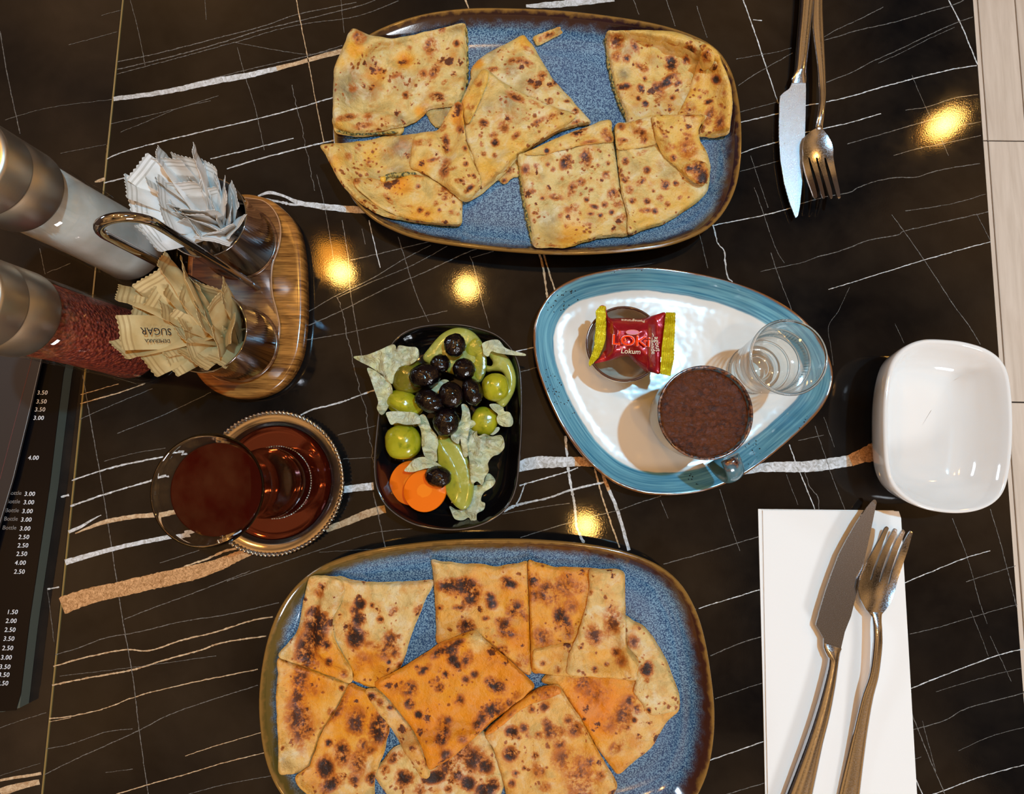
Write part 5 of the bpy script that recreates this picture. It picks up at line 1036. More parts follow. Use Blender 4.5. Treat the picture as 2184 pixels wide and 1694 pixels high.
def packet(kind, T, Bp, ang, label, grp, seed, txt=None):
    """T tip centre, Bp foot direction point (world), ang: screen-plane angle of the end edge in degrees"""
    mat = M_PW if kind == 'white' else M_PB
    ydir = (T-Bp).normalized(); e = Vector((math.cos(math.radians(ang)), math.sin(math.radians(ang)), 0))
    xdir = (e-ydir*e.dot(ydir)).normalized(); zdir = xdir.cross(ydir)
    if zdir.z < 0: xdir = -xdir; zdir = -zdir
    key = (kind, seed % 7)
    if key not in PM:
        V, F = packet_mesh(seed % 7+(10 if kind == 'white' else 0))
        me = bpy.data.meshes.new('sugar_packet'); me.from_pydata(V, [], F); me.materials.append(mat)
        me.polygons.foreach_set('use_smooth', [True]*len(me.polygons)); me.set_sharp_from_angle(angle=math.radians(50)); PM[key] = me
    o = bpy.data.objects.new('sugar_packet', PM[key]); place(o, None, T-ydir*0.056)
    mt = Matrix((xdir, ydir, zdir)).transposed()
    o.rotation_mode = 'QUATERNION'; o.rotation_quaternion = mt.to_quaternion()
    tag(o, label, 'packet', grp)
    if txt:
        for s, (x, y), size, rot in txt:
            t = text('lettering', s, None, (0, 0, 0), size, M_INK, depth=0.00004)
            COL.objects.unlink(t); COL.objects.link(t); t.parent = o; t.location = (x, y, 0.0030); t.rotation_euler = (0, 0, math.radians(rot))
    return o
GW, GB = 'white sugar packets in the upper cup', 'brown sugar packets in the lower cup'
def fill(kind, C, tips, grp, seed0, plain, extra={}):
    for k, tp in enumerate(tips):
        u, v, z, ang = tp[:4]; T = P(u, v, z)
        q = Vector((T.x-C.x, T.y-C.y, 0)); inn = Vector((C.x, C.y, 0))+q*(tp[4] if len(tp) > 4 and tp[4] is not None else -0.30)
        if (inn-Vector((C.x, C.y, 0))).length > 0.014: inn = Vector((C.x, C.y, 0))+(inn-Vector((C.x, C.y, 0))).normalized()*0.014
        Bp = Vector((inn.x, inn.y, z-0.050))
        if Bp.z < 0.02: Bp.z = 0.02
        packet(kind, T, Bp, -ang, extra.get(k, plain) if len(tp) < 6 else tp[5], grp, seed0+k, tp[6] if len(tp) > 6 else None)
E = crop(240, 300, 0.3307)
def tips(lst):
    return [E([(t[0], t[1])])[0]+tuple(t[2:]) for t in lst]
white_tips = tips([
 (165, 165, .098, -57), (285, 68, .096, 70), (360, 95, .094, 5), (445, 100, .090, 25), (562, 60, .090, 80), (82, 288, .098, 60), (118, 375, .097, 75), (152, 345, .094, 70),
 (212, 225, .093, 60), (318, 190, .089, 55), (430, 272, .088, -4), (262, 338, .092, 70), (575, 210, .082, 88), (545, 425, .084, -6), (703, 300, .076, 86),
 (480, 470, .084, 10), (292, 485, .090, 75), (222, 605, .091, 70), (210, 655, .090, 60), (570, 530, .079, 25), (790, 540, .068, -60), (640, 630, .076, 20),
 (400, 180, .084, 40), (520, 180, .080, 60), (650, 210, .076, 70), (350, 420, .084, 50), (650, 420, .072, 75), (740, 420, .068, 85), (400, 600, .080, 30), (300, 400, .086, 20), (700, 610, .070, -30), (560, 330, .078, -30), (480, 560, .078, 60), (600, 130, .078, 45), (770, 330, .066, 70), (380, 520, .080, -20)])
fill('white', CW, white_tips, GW, 0, 'white paper sugar packet with ribbed end packed inside the heap in the upper chrome cup',
     {0: 'white sugar packet with a broad ribbed end at the upper left of the heap', 1: 'thin edge-on white packet pointing up at the top left of the white heap', 4: 'topmost white sugar packet, a narrow spike at the top of the heap',
      5: 'leftmost white sugar packet sticking out above the salt mill', 6: 'white packet next to the leftmost one, pointing down-left over the salt mill', 17: 'white sugar packet right above the chrome loop handle', 18: 'lowest white sugar packet on the left, just over the chrome loop handle',
      10: 'white packet in the middle of the white heap with a level ribbed end', 14: 'white sugar packet with upright ribs near the right rim of the upper cup', 20: 'white sugar packet pressed against the right rim of the upper cup', 30: 'white sugar packet at the lower right edge of the white heap'})
brown_tips = tips([
 (50, 948, .096, 50), (215, 885, .094, -24), (345, 750, .094, 78), (420, 790, .091, 60), (455, 945, .084, 75), (232, 1000, .089, -72),
 (355, 915, .086, 82), (345, 1180, .083, -30), (420, 1215, .081, 50), (700, 1020, .074, -62), (600, 1195, .074, 60), (472, 1320, .078, 80), (32, 1357, .095, 20),
 (205, 1440, .089, 68), (385, 1420, .081, 80), (520, 1410, .075, 48), (110, 1100, .092, -75), (640, 1300, .070, 70), (520, 1000, .079, 55), (620, 930, .074, 20), (560, 1110, .077, 70),
 (740, 1200, .066, -80), (300, 1300, .084, 60), (450, 1120, .080, 65), (640, 1400, .066, 30), (500, 880, .080, 40), (300, 1060, .086, 60)])
brown_tips.append(tips([(720, 960, .073, 84)])[0]+(0.3, 'brown sugar packet with SUGAR lettering at the right edge of the lower cup', [('SUGAR', (0.001, 0.036), 0.0062, 90), ('DEMERARA', (-0.0052, 0.038), 0.0030, 90)]))
brown_tips.append(tips([(68, 1232, .104, 86)])[0]+(0.10, 'brown packet printed DEMERARA SUGAR leaning out over the red mill', [('SUGAR', (0.0005, 0.0385), 0.0060, 90), ('DEMERARA', (-0.0052, 0.0385), 0.0031, 90)]))
fill('brown', CB, brown_tips, GB, 50, 'brown paper sugar packet with ribbed end packed inside the heap in the lower chrome cup',
     {0: 'brown sugar packet at the upper left of the brown heap, pointing at the red mill', 1: 'brown sugar packet with a slanted ribbed end at the upper left of the brown heap', 2: 'topmost brown sugar packet beside the chrome loop handle', 3: 'brown sugar packet just right of the topmost one, below the loop handle',
      12: 'thin brown packet sticking out below the one printed DEMERARA SUGAR', 13: 'lowest brown sugar packet on the left, hanging over the red mill', 14: 'brown sugar packet with ribbed end at the bottom middle of the brown heap', 21: 'brown sugar packet pressed against the right rim of the lower cup', 24: 'brown sugar packet at the bottom right rim of the lower cup'})

# ------------------------------------------------------------------ mills
def mill(label, base_uv, cap_uv, fillmat, fname):
    b = P(base_uv[0], base_uv[1], 0.0)
    t = thing('spice_mill', label, 'mill', (b.x, b.y, 0), 'tall glass and steel spice mills')
    c = (b.x, b.y); zc_ = 0.1035
    mesh_obj('glass_tube', *lathe([(0.0, 0.0), (0.0265, 0.0), (0.0280, 0.0015), (0.0282, 0.006), (0.0262, 0.030), (0.0250, 0.070), (0.0247, zc_), (0.0228, zc_), (0.0230, 0.070), (0.0242, 0.030), (0.0255, 0.014), (0.022, 0.0095), (0.0, 0.009)], c, 72), M_THINM, t)
    mesh_obj(fname, *lathe([(0.0, 0.0098), (0.0215, 0.0102), (0.0250, 0.0145), (0.0238, 0.030), (0.0227, 0.070), (0.0225, 0.1028), (0.018, 0.1030), (0.0, 0.1030)], c, 72), fillmat, t)
    mesh_obj('steel_collar', *lathe([(0.0246, zc_-0.001), (0.0252, zc_-0.001), (0.0254, zc_), (0.0254, 0.1215), (0.0249, 0.1222), (0.0249, 0.1228), (0.0254, 0.1235)], c, 80), M_STEEL, t)
    mesh_obj('steel_cap', *lathe([(0.0254, 0.1235), (0.0255, 0.137), (0.0250, 0.1388), (0.0225, 0.1396), (0.0215, 0.1392), (0.0, 0.1392)], c, 80), M_STEEL, t)
M_STEEL = NT('brushed_steel'); M_STEEL.set(color=srgb(206, 200, 186), rough=0.36, metal=1.0)
_v = M_STEEL.obj(False); _mp = M_STEEL.n('Mapping'); _mp.inputs['Scale'].default_value = (40, 40, 1500); M_STEEL.l(_v, _mp.inputs['Vector'])
M_STEEL.bump(M_STEEL.noise(_mp.outputs[0], 1, 2), 0.05, 0.0005); M_STEEL = M_STEEL.m
def salt_mat():
    m = NT('fine_salt'); v = m.obj(False); m.set(color=m.mix(m.mapr(m.noise(v, 60, 3), 0.3, 0.7), srgb(236, 230, 218), srgb(214, 204, 186)), rough=0.8); return m.m
def pepper_mat():
    m = NT('red_pepper_flakes'); v = m.obj(False); vo = m.vor(v, 480); 
    c = m.ramp(m.noise(v, 420, 4, 0.7), [(0.32, srgb(60, 14, 8)), (0.5, srgb(140, 44, 22)), (0.68, srgb(196, 92, 52))])
    m.set(color=c, rough=0.7); m.bump(vo.outputs['Distance'], 0.8, 0.002); return m.m
mill('tall glass mill of white salt with a brushed steel top', (306, 543), None, salt_mat(), 'salt')
mill('tall glass mill of red pepper flakes with a brushed steel top', (305, 743), None, pepper_mat(), 'red_pepper_flakes')
# ------------------------------------------------------------------ pickles and olives
C4 = crop(740, 680, 0.2774)
def blob_obj(name, u, v, z, ru, rv, rz, ang, mat, label, cat, grp, seed=0, wr=0.0, wf=60, sup=2.0, part=None):
    c = P(u, v, z); s = (H-z)/FPX; a = math.radians(-ang)
    V = []; F = []; n, m = 28, 18
    for j in range(m+1):
        th = math.pi*j/m
        for i in range(n):
            ph = 2*math.pi*i/n
            x, y, q = math.sin(th)*math.cos(ph), math.sin(th)*math.sin(ph), math.cos(th)
            if sup != 2.0: x, y, q = [math.copysign(abs(k)**(2/sup), k) for k in (x, y, q)]
            p = Vector((x*ru*s, y*rv*s, q*rz))
            if wr:
                r = 1+wr*mnoise.noise(Vector((x*wf/20+seed, y*wf/20, q*wf/20)))+wr*0.6*abs(mnoise.noise(Vector((x*wf/7, y*wf/7+seed, q*wf/7))))
                p = p*r
            V.append((c.x+p.x*math.cos(a)-p.y*math.sin(a), c.y+p.x*math.sin(a)+p.y*math.cos(a), c.z+p.z))
    for j in range(m):
        for i in range(n): F.append((j*n+i, (j+1)*n+i, (j+1)*n+(i+1) % n, j*n+(i+1) % n))
    o = mesh_obj(name, V, F, mat, part, True, (c.x, c.y, c.z-rz) if part is None else None)
    if part is None: tag(o, label, cat, grp)
    return o
def olive_mat():
    m = NT('wrinkled_black_olive'); v = m.obj(True)
    m.set(color=m.mix(m.mapr(m.noise(v, 120, 3), 0.4, 0.7), srgb(8, 5, 7), srgb(22, 10, 12)), rough=0.12, spec=0.5)
    m.bump(m.noise(v, 300, 2, 0.5, 1.6), 0.35, 0.0012); return m.m
M_OLV = olive_mat()
ol = [(830, 205, 86, 92, 0, .034, 'round black olive at the top of the heap, on the pale cucumber slice'), (718, 345, 76, 72, -20, .030, 'black olive just below the top one, wedged between three others'), (900, 388, 88, 84, 10, .033, 'black olive right of centre in the upper heap'),
      (600, 440, 124, 96, -8, .032, 'large black olive on the left of the heap beside the dark pickle'), (965, 562, 76, 108, -18, .033, 'upright black olive on the right of the heap beside the yellow pickle'), (800, 585, 94, 102, -25, .036, 'black olive in the middle of the heap'),
      (636, 635, 122, 86, 22, .034, 'long black olive lying above the left green pickle'), (763, 795, 100, 108, 15, .034, 'lowest black olive of the upper heap, above the cabbage shreds'), (702, 1215, 100, 80, 8, .030, 'lone black olive lying on the carrot slices')]
for k, (x, y, a, b, an, z, lab) in enumerate(ol):
    (u, v), = C4([(x, y)])
    o = blob_obj('black_olive', u, v, z, a*.2774, b*.2774, 0.0072, an, M_OLV, lab, 'olive', 'black olives', k*3.3+1, 0.10, 70)
def pickle_mat(name, a, b, c3, spk=0.0):
    m = NT(name); v = m.obj(True)
    c = m.mix(m.mapr(m.noise(v, 70, 3), 0.35, 0.65), a, b); c = m.mix(m.mapr(m.noise(v, 260, 3), 0.55, 0.75), c, c3)
    m.set(color=c, rough=0.2, spec=0.55, coat=0.3); m.bump(m.noise(v, 140, 3), 0.25, 0.002); return m.m
M_PK1 = pickle_mat('yellow_green_pickle', srgb(146, 146, 20), srgb(172, 166, 34), srgb(120, 128, 20))
M_PK2 = pickle_mat('olive_green_pickle', srgb(98, 92, 22), srgb(122, 112, 30), srgb(140, 136, 40))
M_PK3 = pickle_mat('pale_cucumber_flesh', srgb(168, 168, 84), srgb(150, 152, 52), srgb(186, 184, 110))
M_PK4 = pickle_mat('cucumber_rind', srgb(140, 138, 28), srgb(160, 154, 40), srgb(120, 120, 30))
gk = 'pickled cucumbers in the black dish'
(u, v), = C4([(470, 445)]); blob_obj('pickled_tomato', u, v, .0205, 38, 40, .0125, 20, M_PK2, 'dark olive-green round pickle behind the left olives', 'pickle', gk, 5, .05, 20)
(u, v), = C4([(440, 655)]); blob_obj('pickled_gherkin', u, v, .021, 42, 27, .0105, 20, M_PK1, 'yellow-green pickle half covered by a white cabbage leaf on the left', 'pickle', gk, 6, .07, 24)
(u, v), = C4([(440, 770)]); blob_obj('pickled_gherkin', u, v, .016, 34, 22, .008, 10, M_PK1, 'yellow-green pickle end under the white leaf on the left', 'pickle', gk, 16, .07, 24)
(u, v), = C4([(432, 950)]); blob_obj('pickled_gherkin', u, v, .0235, 38, 37, .0105, 0, M_PK1, 'rounded yellow-green pickle end just above the carrot slices', 'pickle', gk, 7, .06, 24, 2.3)
(u, v), = C4([(1140, 528)]); blob_obj('pickled_gherkin', u, v, .026, 29, 30, .0095, 0, M_PK1, 'round yellow pickle inside the curved slice on the right', 'pickle', gk, 8, .05, 24, 2.3)
(u, v), = C4([(1055, 790)]); blob_obj('cucumber_slice', u, v, .0185, 29, 30, .0065, 20, M_PK1, 'wet cut cucumber slice below the yellow pickle on the right', 'pickle', gk, 9, .06, 20, 2.6)
def tilted(z, gx, gy, c, extra=None):
    def f(V, d):
        zz = z+gx*(V[:, 0]-c[0])+gy*(V[:, 1]-c[1])+0.0016*np.sqrt(np.clip(d/9, 0, 1))
        return zz+(extra(V, d) if extra else 0)
    return f
def slab_thing(name, pts, zf, th, mat, label, cat, grp, step=4, mids=((0.5, 0.0006),)):
    q = np.array(pts); zz = float(np.mean(zf(q[:, :2], np.zeros(len(q)))))
    o = px_sheet(name, pts, zf, th, mat, None, step, True, None, mids, 55, tuple(P(q[:, 0].mean(), q[:, 1].mean(), zz-0.004)))
    return tag(o, label, cat, grp)
pts = C4([(585, 300), (640, 215), (720, 125), (800, 80), (875, 70), (955, 95), (1020, 160), (1058, 240), (1068, 330), (1060, 410), (1020, 480), (960, 470), (880, 440), (760, 400), (650, 350)])
o = slab_thing('cucumber_slice', pts, tilted(.0255, -0.00002, 0.00001, (970, 745)), .004, M_PK3, 'broad pale cucumber slice lying under the top olive', 'pickle', gk)
pts = C4([(915, 215), (985, 150), (1030, 185), (1058, 250), (1066, 330), (1058, 405), (1015, 470), (960, 400), (990, 300), (930, 270)])
drp = px_sheet('rind', pts, lambda V, d: .0268+0.0004*np.sqrt(np.clip(d/6, 0, 1)), .0008, M_PK4, o, 4)
pts = C4([(1080, 250), (1130, 240), (1190, 262), (1245, 310), (1282, 390), (1296, 470), (1285, 540), (1255, 605), (1205, 672), (1165, 655), (1130, 600), (1200, 560), (1232, 500), (1215, 430), (1185, 400), (1120, 395), (1075, 400), (1060, 360), (1110, 365), (1125, 330), (1100, 290)])
slab_thing('cucumber_slice', pts, tilted(.024, 0, 0, (1070, 805)), .005, M_PK3, 'curved green cucumber rind slice hugging the right rim', 'pickle', gk)
pts = C4([(700, 900), (760, 905), (830, 935), (880, 985), (922, 1070), (950, 1150), (964, 1240), (966, 1330), (940, 1430), (895, 1468), (845, 1450), (800, 1400), (755, 1325), (720, 1230), (698, 1120), (692, 1000)])
o = slab_thing('pickled_cucumber', pts, tilted(.0225, 0, 0, (975, 1000)), .008, M_PK3, 'long halved green cucumber pickle right of the carrots', 'pickle', gk)
pts = C4([(702, 930), (740, 990), (800, 1080), (845, 1180), (870, 1270), (880, 1340), (860, 1345), (835, 1420), (800, 1385), (760, 1315), (728, 1225), (706, 1120), (698, 1020)])
px_sheet('cut_face', pts, lambda V, d: .0244+0.0003*np.sqrt(np.clip(d/6, 0, 1)), .0008, M_PK4, o, 4)
def carrot_mat():
    m = NT('pickled_carrot'); v = m.obj(False); L = m.n('VectorMath', operation='LENGTH'); m.l(v, L.inputs[0]); r = m.math('ADD', L.outputs['Value'], m.mapr(m.noise(v, 130, 2), 0.3, 0.7, -0.0008, 0.0008))
    c = m.mix(m.mapr(r, 0.0050, 0.0056), srgb(246, 130, 20), srgb(238, 112, 6)); m.set(color=c, rough=0.25, coat=0.3); m.bump(m.noise(v, 200, 2), 0.08, 0.001); return m.m
M_CAR = carrot_mat()
def disc(name, u, v, z, r, tilt, label):
    c = P(u, v, z); h = .0022; rr = []
    for k, zz in ((0.0001, -h), (r-.0004, -h), (r, -h+.0005), (r, h-.0005), (r-.0004, h), (r*0.5, h+.0001), (0.0001, h+.0001)):
        rr.append([(c.x+k*math.cos(a)*(1+.03*math.sin(2*a+1)), c.y+k*math.sin(a), c.z+zz) for a in np.linspace(0, 2*math.pi, 41)[:-1]])
    o = mesh_obj(name, *loft(rr), M_CAR, None, True, tuple(c), None, 50); o.rotation_euler = tilt
    return tag(o, label, 'carrot', 'carrot slices in the black dish')
disc('carrot_slice', *C4([(500, 1262)])[0], .0150, 0.0158, (0.05, -0.15, 0), 'rear orange carrot slice, half hidden under the front one')
disc('carrot_slice', *C4([(602, 1322)])[0], .0222, 0.0146, (0.0, -0.06, 0), 'front round orange carrot slice with a paler core')
def cab_mat():
    m = NT('pickled_cabbage'); v = m.obj(True)
    c = m.mix(m.mapr(m.noise(v, 90, 4), 0.35, 0.65), srgb(224, 222, 168), srgb(206, 214, 186)); c = m.mix(m.mapr(m.noise(v, 300, 2), 0.58, 0.75), c, srgb(238, 240, 226))
    m.set(color=c, rough=0.22, spec=0.5, alpha=0.78); m.bump(m.noise(v, 110, 4, 0.6, 1.5), 0.9, 0.005)
    return m.m
M_CAB = cab_mat()
def leaf(pts, z, amp, label, seed, gx=0, gy=0, th=.0009):
    q = np.array(pts); c = q[:, :2].mean(0)
    def zf(V, d):
        n = np.array([mnoise.fractal(Vector((a*0.032+seed, b*0.032, seed)), 1.0, 2.0, 2) for a, b in V])
        r = np.array([abs(mnoise.noise(Vector((a*0.03+seed*2, b*0.06, 1)))) for a, b in V])
        return z+amp*(n*1.5+r*1.8-0.6)+gx*(V[:, 0]-c[0])+gy*(V[:, 1]-c[1])
    o = px_sheet('cabbage_leaf', pts, zf, th, M_CAB, None, 3.0, True, None, (), 70, tuple(P(c[0], c[1], z-0.003)))
    return tag(o, label, 'cabbage', 'pickled cabbage leaves in the black dish')
leaf(C4([(50, 292), (150, 278), (250, 240), (340, 200), (372, 205), (380, 240), (400, 205), (470, 215), (540, 225), (552, 290), (520, 330), (440, 380), (370, 420), (348, 500), (320, 478), (250, 420), (180, 370), (100, 330)]), .032, .003, 'large crumpled white cabbage leaf sticking out over the upper left rim', 1, 0.00003)
leaf(C4([(155, 380), (210, 395), (270, 440), (330, 490), (350, 560), (330, 640), (305, 700), (265, 740), (230, 690), (240, 640), (215, 560), (180, 460)]), .031, .0028, 'greenish cabbage leaf hanging down over the left rim', 2)
leaf(C4([(1040, 190), (1100, 165), (1160, 162), (1190, 190), (1220, 225), (1300, 252), (1370, 270), (1368, 285), (1280, 280), (1200, 270), (1150, 262), (1110, 250), (1085, 290), (1050, 270), (1045, 230)]), .031, .002, 'thin white cabbage shred poking over the upper right rim', 3)
leaf(C4([(1095, 660), (1150, 655), (1200, 680), (1210, 712), (1250, 720), (1278, 780), (1265, 825), (1210, 830), (1165, 810), (1150, 765), (1160, 735), (1120, 700)]), .026, .003, 'small curled cabbage piece alone at the right side', 4)
leaf(C4([(560, 745), (595, 738), (625, 790), (645, 840), (690, 900), (702, 960), (690, 1020), (692, 1095), (650, 1085), (600, 1060), (575, 980), (572, 900), (565, 850), (540, 800)]), .0285, .0028, 'pale cabbage strip between the left pickles and the lowest heap olive', 5)
leaf(C4([(880, 660), (920, 665), (945, 720), (950, 800), (935, 880), (925, 960), (930, 1050), (900, 1060), (880, 990), (870, 920), (855, 965), (800, 920), (820, 850), (870, 790), (885, 720)]), .0275, .002, 'long cabbage strip running down below the central olives', 6)
leaf(C4([(930, 790), (975, 785), (1000, 830), (1005, 900), (1060, 885), (1110, 905), (1180, 895), (1205, 930), (1210, 990), (1170, 1040), (1120, 1060), (1085, 1110), (1090, 1170), (1060, 1220), (1040, 1280), (1000, 1250), (960, 1270), (945, 1180), (940, 1080), (920, 1000), (930, 900)]), .0265, .0042, 'large ruffled cabbage leaf at the lower right', 7)
leaf(C4([(1085, 1190), (1140, 1240), (1120, 1290), (1050, 1340), (1030, 1400), (1062, 1420), (1050, 1470), (1000, 1500), (995, 1555), (960, 1560), (935, 1530), (890, 1550), (830, 1540), (800, 1480), (790, 1440), (850, 1470), (930, 1440), (970, 1370), (970, 1290), (1040, 1270)]), .0205, .0032, 'thin translucent cabbage leaf at the bottom right of the black dish', 8)
leaf(C4([(302, 722), (370, 712), (450, 715), (530, 725), (560, 760), (565, 800), (520, 812), (450, 815), (380, 800), (340, 815), (315, 770)]), .0330, .0015, 'white leaf lying across the left yellow-green pickle', 9)
leaf(C4([(440, 1170), (470, 1130), (510, 1085), (560, 1065), (620, 1068), (680, 1100), (730, 1140), (690, 1150), (620, 1150), (560, 1165), (500, 1180)]), .0280, .0016, 'curved onion-like white piece above the front carrot slice', 10)
leaf(C4([(650, 545), (690, 500), (740, 468), (785, 480), (760, 520), (720, 560), (700, 600), (660, 580)]), .0265, .001, 'scrap of white cabbage visible between the olives', 11)
leaf(C4([(1100, 880), (1150, 835), (1175, 840), (1160, 870), (1120, 895)]), .0215, .001, 'tiny cabbage scrap at the right above the ruffled leaf', 12)

# ------------------------------------------------------------------ napkin
def paper():
    m = NT('white_napkin_paper'); v = m.obj(False); m.set(color=srgb(238, 236, 232), rough=0.8); m.bump(m.math('ADD', m.noise(v, 18, 2), m.math('MULTIPLY', m.noise(v, 900, 2), 0.08)), 0.18, 0.003); return m.m
M_NAP = paper()
nk = thing('paper_napkin', 'folded white paper napkin under the lower knife and fork', 'napkin', P(1780, 1400, 0)[:])
def flat_poly(name, pts, z0_, z1_, mat, parent, step=18):
    return px_sheet(name, resample(np.array(pts, float), 200), lambda V, d: np.full(len(V), z1_), z1_-z0_, mat, parent, step, False, mids=(), auto=40)
flat_poly('napkin_layer', [(1617, 1086), (1915, 1089), (1956, 1800), (1634, 1800), (1628, 1500)], 0.0002, 0.0008, M_NAP, nk)
flat_poly('napkin_layer', [(1627, 1089), (1921, 1090), (1962, 1800), (1640, 1800), (1634, 1500)], 0.0009, 0.0017, M_NAP, nk)

# ------------------------------------------------------------------ cutlery
def cut_mat(name, col, r, bmp, sc):
    m = NT(name); v = m.obj(False); m.set(color=col, metal=1.0, rough=m.mapr(m.noise(v, max(sc, 1200), 3), 0.3, 0.7, r, r+0.14)); m.bump(m.noise(v, sc, 3, 0.6), bmp, 0.0006); return m.m
M_CUT = cut_mat('worn_stainless_steel', srgb(190, 192, 198), 0.10, 0.05, 700)
M_BLD1 = cut_mat('scratched_blade_steel', srgb(205, 208, 212), 0.24, 0.25, 2600)
M_BLD2 = cut_mat('smooth_blade_steel', srgb(176, 176, 178), 0.16, 0.0, 3000)
def bar(name, secs, mat, parent, n=18):
    """secs: (left px, right px, centre height, thickness)"""
    rings = []
    for L, R_, z, t in secs:
        a, b = P(L[0], L[1], z), P(R_[0], R_[1], z); c = (a+b)/2; h = (b-a)/2
        rings.append([tuple(c+h*math.cos(q)+Vector((0, 0, t/2*math.copysign(abs(math.sin(q))**0.8, math.sin(q))))) for q in [2*math.pi*k/n for k in range(n)]])
    R0 = np.array(rings); idx = np.arange(len(rings)); fine = np.linspace(0, len(rings)-1, len(rings)*5)
    out = []
    for f in fine:
        i = int(min(f, len(rings)-1)); j = min(i+1, len(rings)-1); p0, p1, p2, p3 = R0[max(i-1, 0)], R0[i], R0[j], R0[min(j+1, len(rings)-1)]; t = f-i
        out.append(0.5*((2*p1)+(-p0+p2)*t+(2*p0-5*p1+4*p2-p3)*t*t+(-p0+3*p1-3*p2+p3)*t**3))
    return mesh_obj(name, *loft(out, True, True, True), mat, parent, True, None, None, 60)
k1 = thing('table_knife', 'serrated table knife at the top, lying directly on the marble', 'knife', P(1695, 250, 0)[:], 'table knives')
def serr(pts, n=60, amp=0.8):
    p = resample(np.array(pts, float), n, False); t = np.gradient(p, axis=0); t /= np.linalg.norm(t, axis=1, keepdims=True)
    nn = np.stack([t[:, 1], -t[:, 0]], 1); return [tuple(a+b*(amp if i % 2 else 0)) for i, (a, b) in enumerate(zip(p, nn))]
# upper knife: left edge serrated running down to the tip
b1 = [(1718, 168), (1719, 190), (1718, 250), (1716, 320), (1711, 390), (1706, 440), (1702, 460), (1698, 465)]+list(reversed(serr([(1662, 250), (1662, 290), (1665, 340), (1673, 390), (1684, 430), (1697, 464)], 60, -1.2)))+[(1662, 225), (1664, 205), (1672, 197), (1684, 189), (1689, 178), (1690, 168)]
def blade_z(z, n0=None): return lambda V, d: np.full(len(V), z)
px_sheet('blade', b1, blade_z(0.0052), 0.0010, M_BLD1, k1, 4, False, mids=(), auto=8)
bar('handle', [((1690, 178), (1719, 178), .0052, .0018), ((1688, 168), (1720, 167), .0055, .0040), ((1692, 158), (1719, 156), .0058, .0062), ((1695, 145), (1720, 143), .0060, .0070), ((1699, 90), (1726, 90), .0060, .0075), ((1704, 30), (1732, 30), .0060, .0080), ((1708, -40), (1740, -40), .0058, .0085), ((1713, -120), (1749, -120), .0055, .0088), ((1720, -200), (1756, -200), .0053, .0085), ((1728, -232), (1752, -232), .0053, .0060), ((1736, -240), (1745, -240), .0053, .0020)], M_CUT, k1)
k2 = thing('table_knife', 'table knife lying on the white napkin, blade tip pointing up', 'knife', P(1790, 1350, 0)[:], 'table knives')
b2 = [(1792, 1391), (1802, 1348), (1815, 1315), (1831, 1250), (1847, 1180), (1858, 1130), (1866, 1090), (1870, 1072), (1868, 1066), (1863, 1066), (1857, 1072)]+serr([(1846, 1085), (1826, 1115), (1806, 1150), (1789, 1182), (1774, 1222), (1760, 1262), (1746, 1309)], 70, 1.0)+[(1740, 1333), (1749, 1348), (1757, 1362), (1757, 1382)]
px_sheet('blade', b2, blade_z(0.0080), 0.0010, M_BLD2, k2, 4, False, mids=(), auto=8)
bar('handle', [((1757, 1372), (1796, 1384), .0078, .0018), ((1757, 1384), (1792, 1392), .0076, .0040), ((1762, 1398), (1789, 1404), .0074, .0056), ((1766, 1412), (1787, 1415), .0072, .0062), ((1755, 1460), (1780, 1464), .0070, .0070), ((1738, 1520), (1768, 1526), .0068, .0078), ((1718, 1580), (1753, 1586), .0066, .0085), ((1696, 1640), (1740, 1650), .0064, .0090), ((1670, 1710), (1724, 1724), .0062, .0092), ((1650, 1770), (1706, 1784), .0062, .0090), ((1640, 1810), (1690, 1822), .0062, .0060), ((1655, 1828), (1672, 1832), .0062, .002)], M_CUT, k2)
def fork(label, outline, zf, handle, ang, grp, base):
    t = thing('table_fork', label, 'fork', base, grp)
    px_sheet('fork_head', outline, zf, 0.0014, M_CUT, t, 3.2, False, mids=((0.5, 0.0002),), auto=60)
    bar('fork_handle', handle, M_CUT, t, 14)
    return t
def tine(l0, l1, tip, w):
    """up the left side, round the tip, down the right side"""
    return l0, l1, tip, w
def arch(p_neck, p_tip, z0_, zmid, ztip):
    p0, p1 = np.array(p_neck, float), np.array(p_tip, float); ax = p1-p0; L = np.linalg.norm(ax); ax /= L
    def f(V, d):
        s = np.clip(((V-p0)*ax).sum(1)/L, 0, 1); lat = (V-p0)@np.array([-ax[1], ax[0]])
        return z0_*(1-s)**2+zmid*2*s*(1-s)+ztip*s*s+0.0012*(lat/30)**2
    return f
# lower fork (tines up)
fo = [(1860, 1315), (1847, 1300), (1836, 1280), (1831, 1255), (1834, 1237), (1839, 1225), (1850, 1198), (1857, 1186), (1868, 1165), (1878, 1147), (1888, 1126), (1893, 1123), (1896, 1127), (1888, 1147), (1879, 1168), (1871, 1188), (1861, 1215), (1855, 1238),
      (1859, 1238), (1867, 1212), (1876, 1188), (1885, 1168), (1896, 1147), (1906, 1130), (1910, 1127), (1914, 1131), (1908, 1148), (1898, 1170), (1889, 1190), (1880, 1218), (1874, 1242),
      (1878, 1242), (1886, 1215), (1896, 1190), (1904, 1170), (1913, 1150), (1923, 1134), (1927, 1130), (1931, 1134), (1925, 1150), (1917, 1170), (1909, 1190), (1900, 1220), (1893, 1246),
      (1897, 1246), (1904, 1218), (1915, 1190), (1922, 1172), (1931, 1152), (1940, 1136), (1944, 1133), (1947, 1137), (1943, 1150), (1937, 1172), (1930, 1192), (1921, 1218), (1914, 1240), (1910, 1258), (1901, 1284), (1890, 1300), (1880, 1312)]
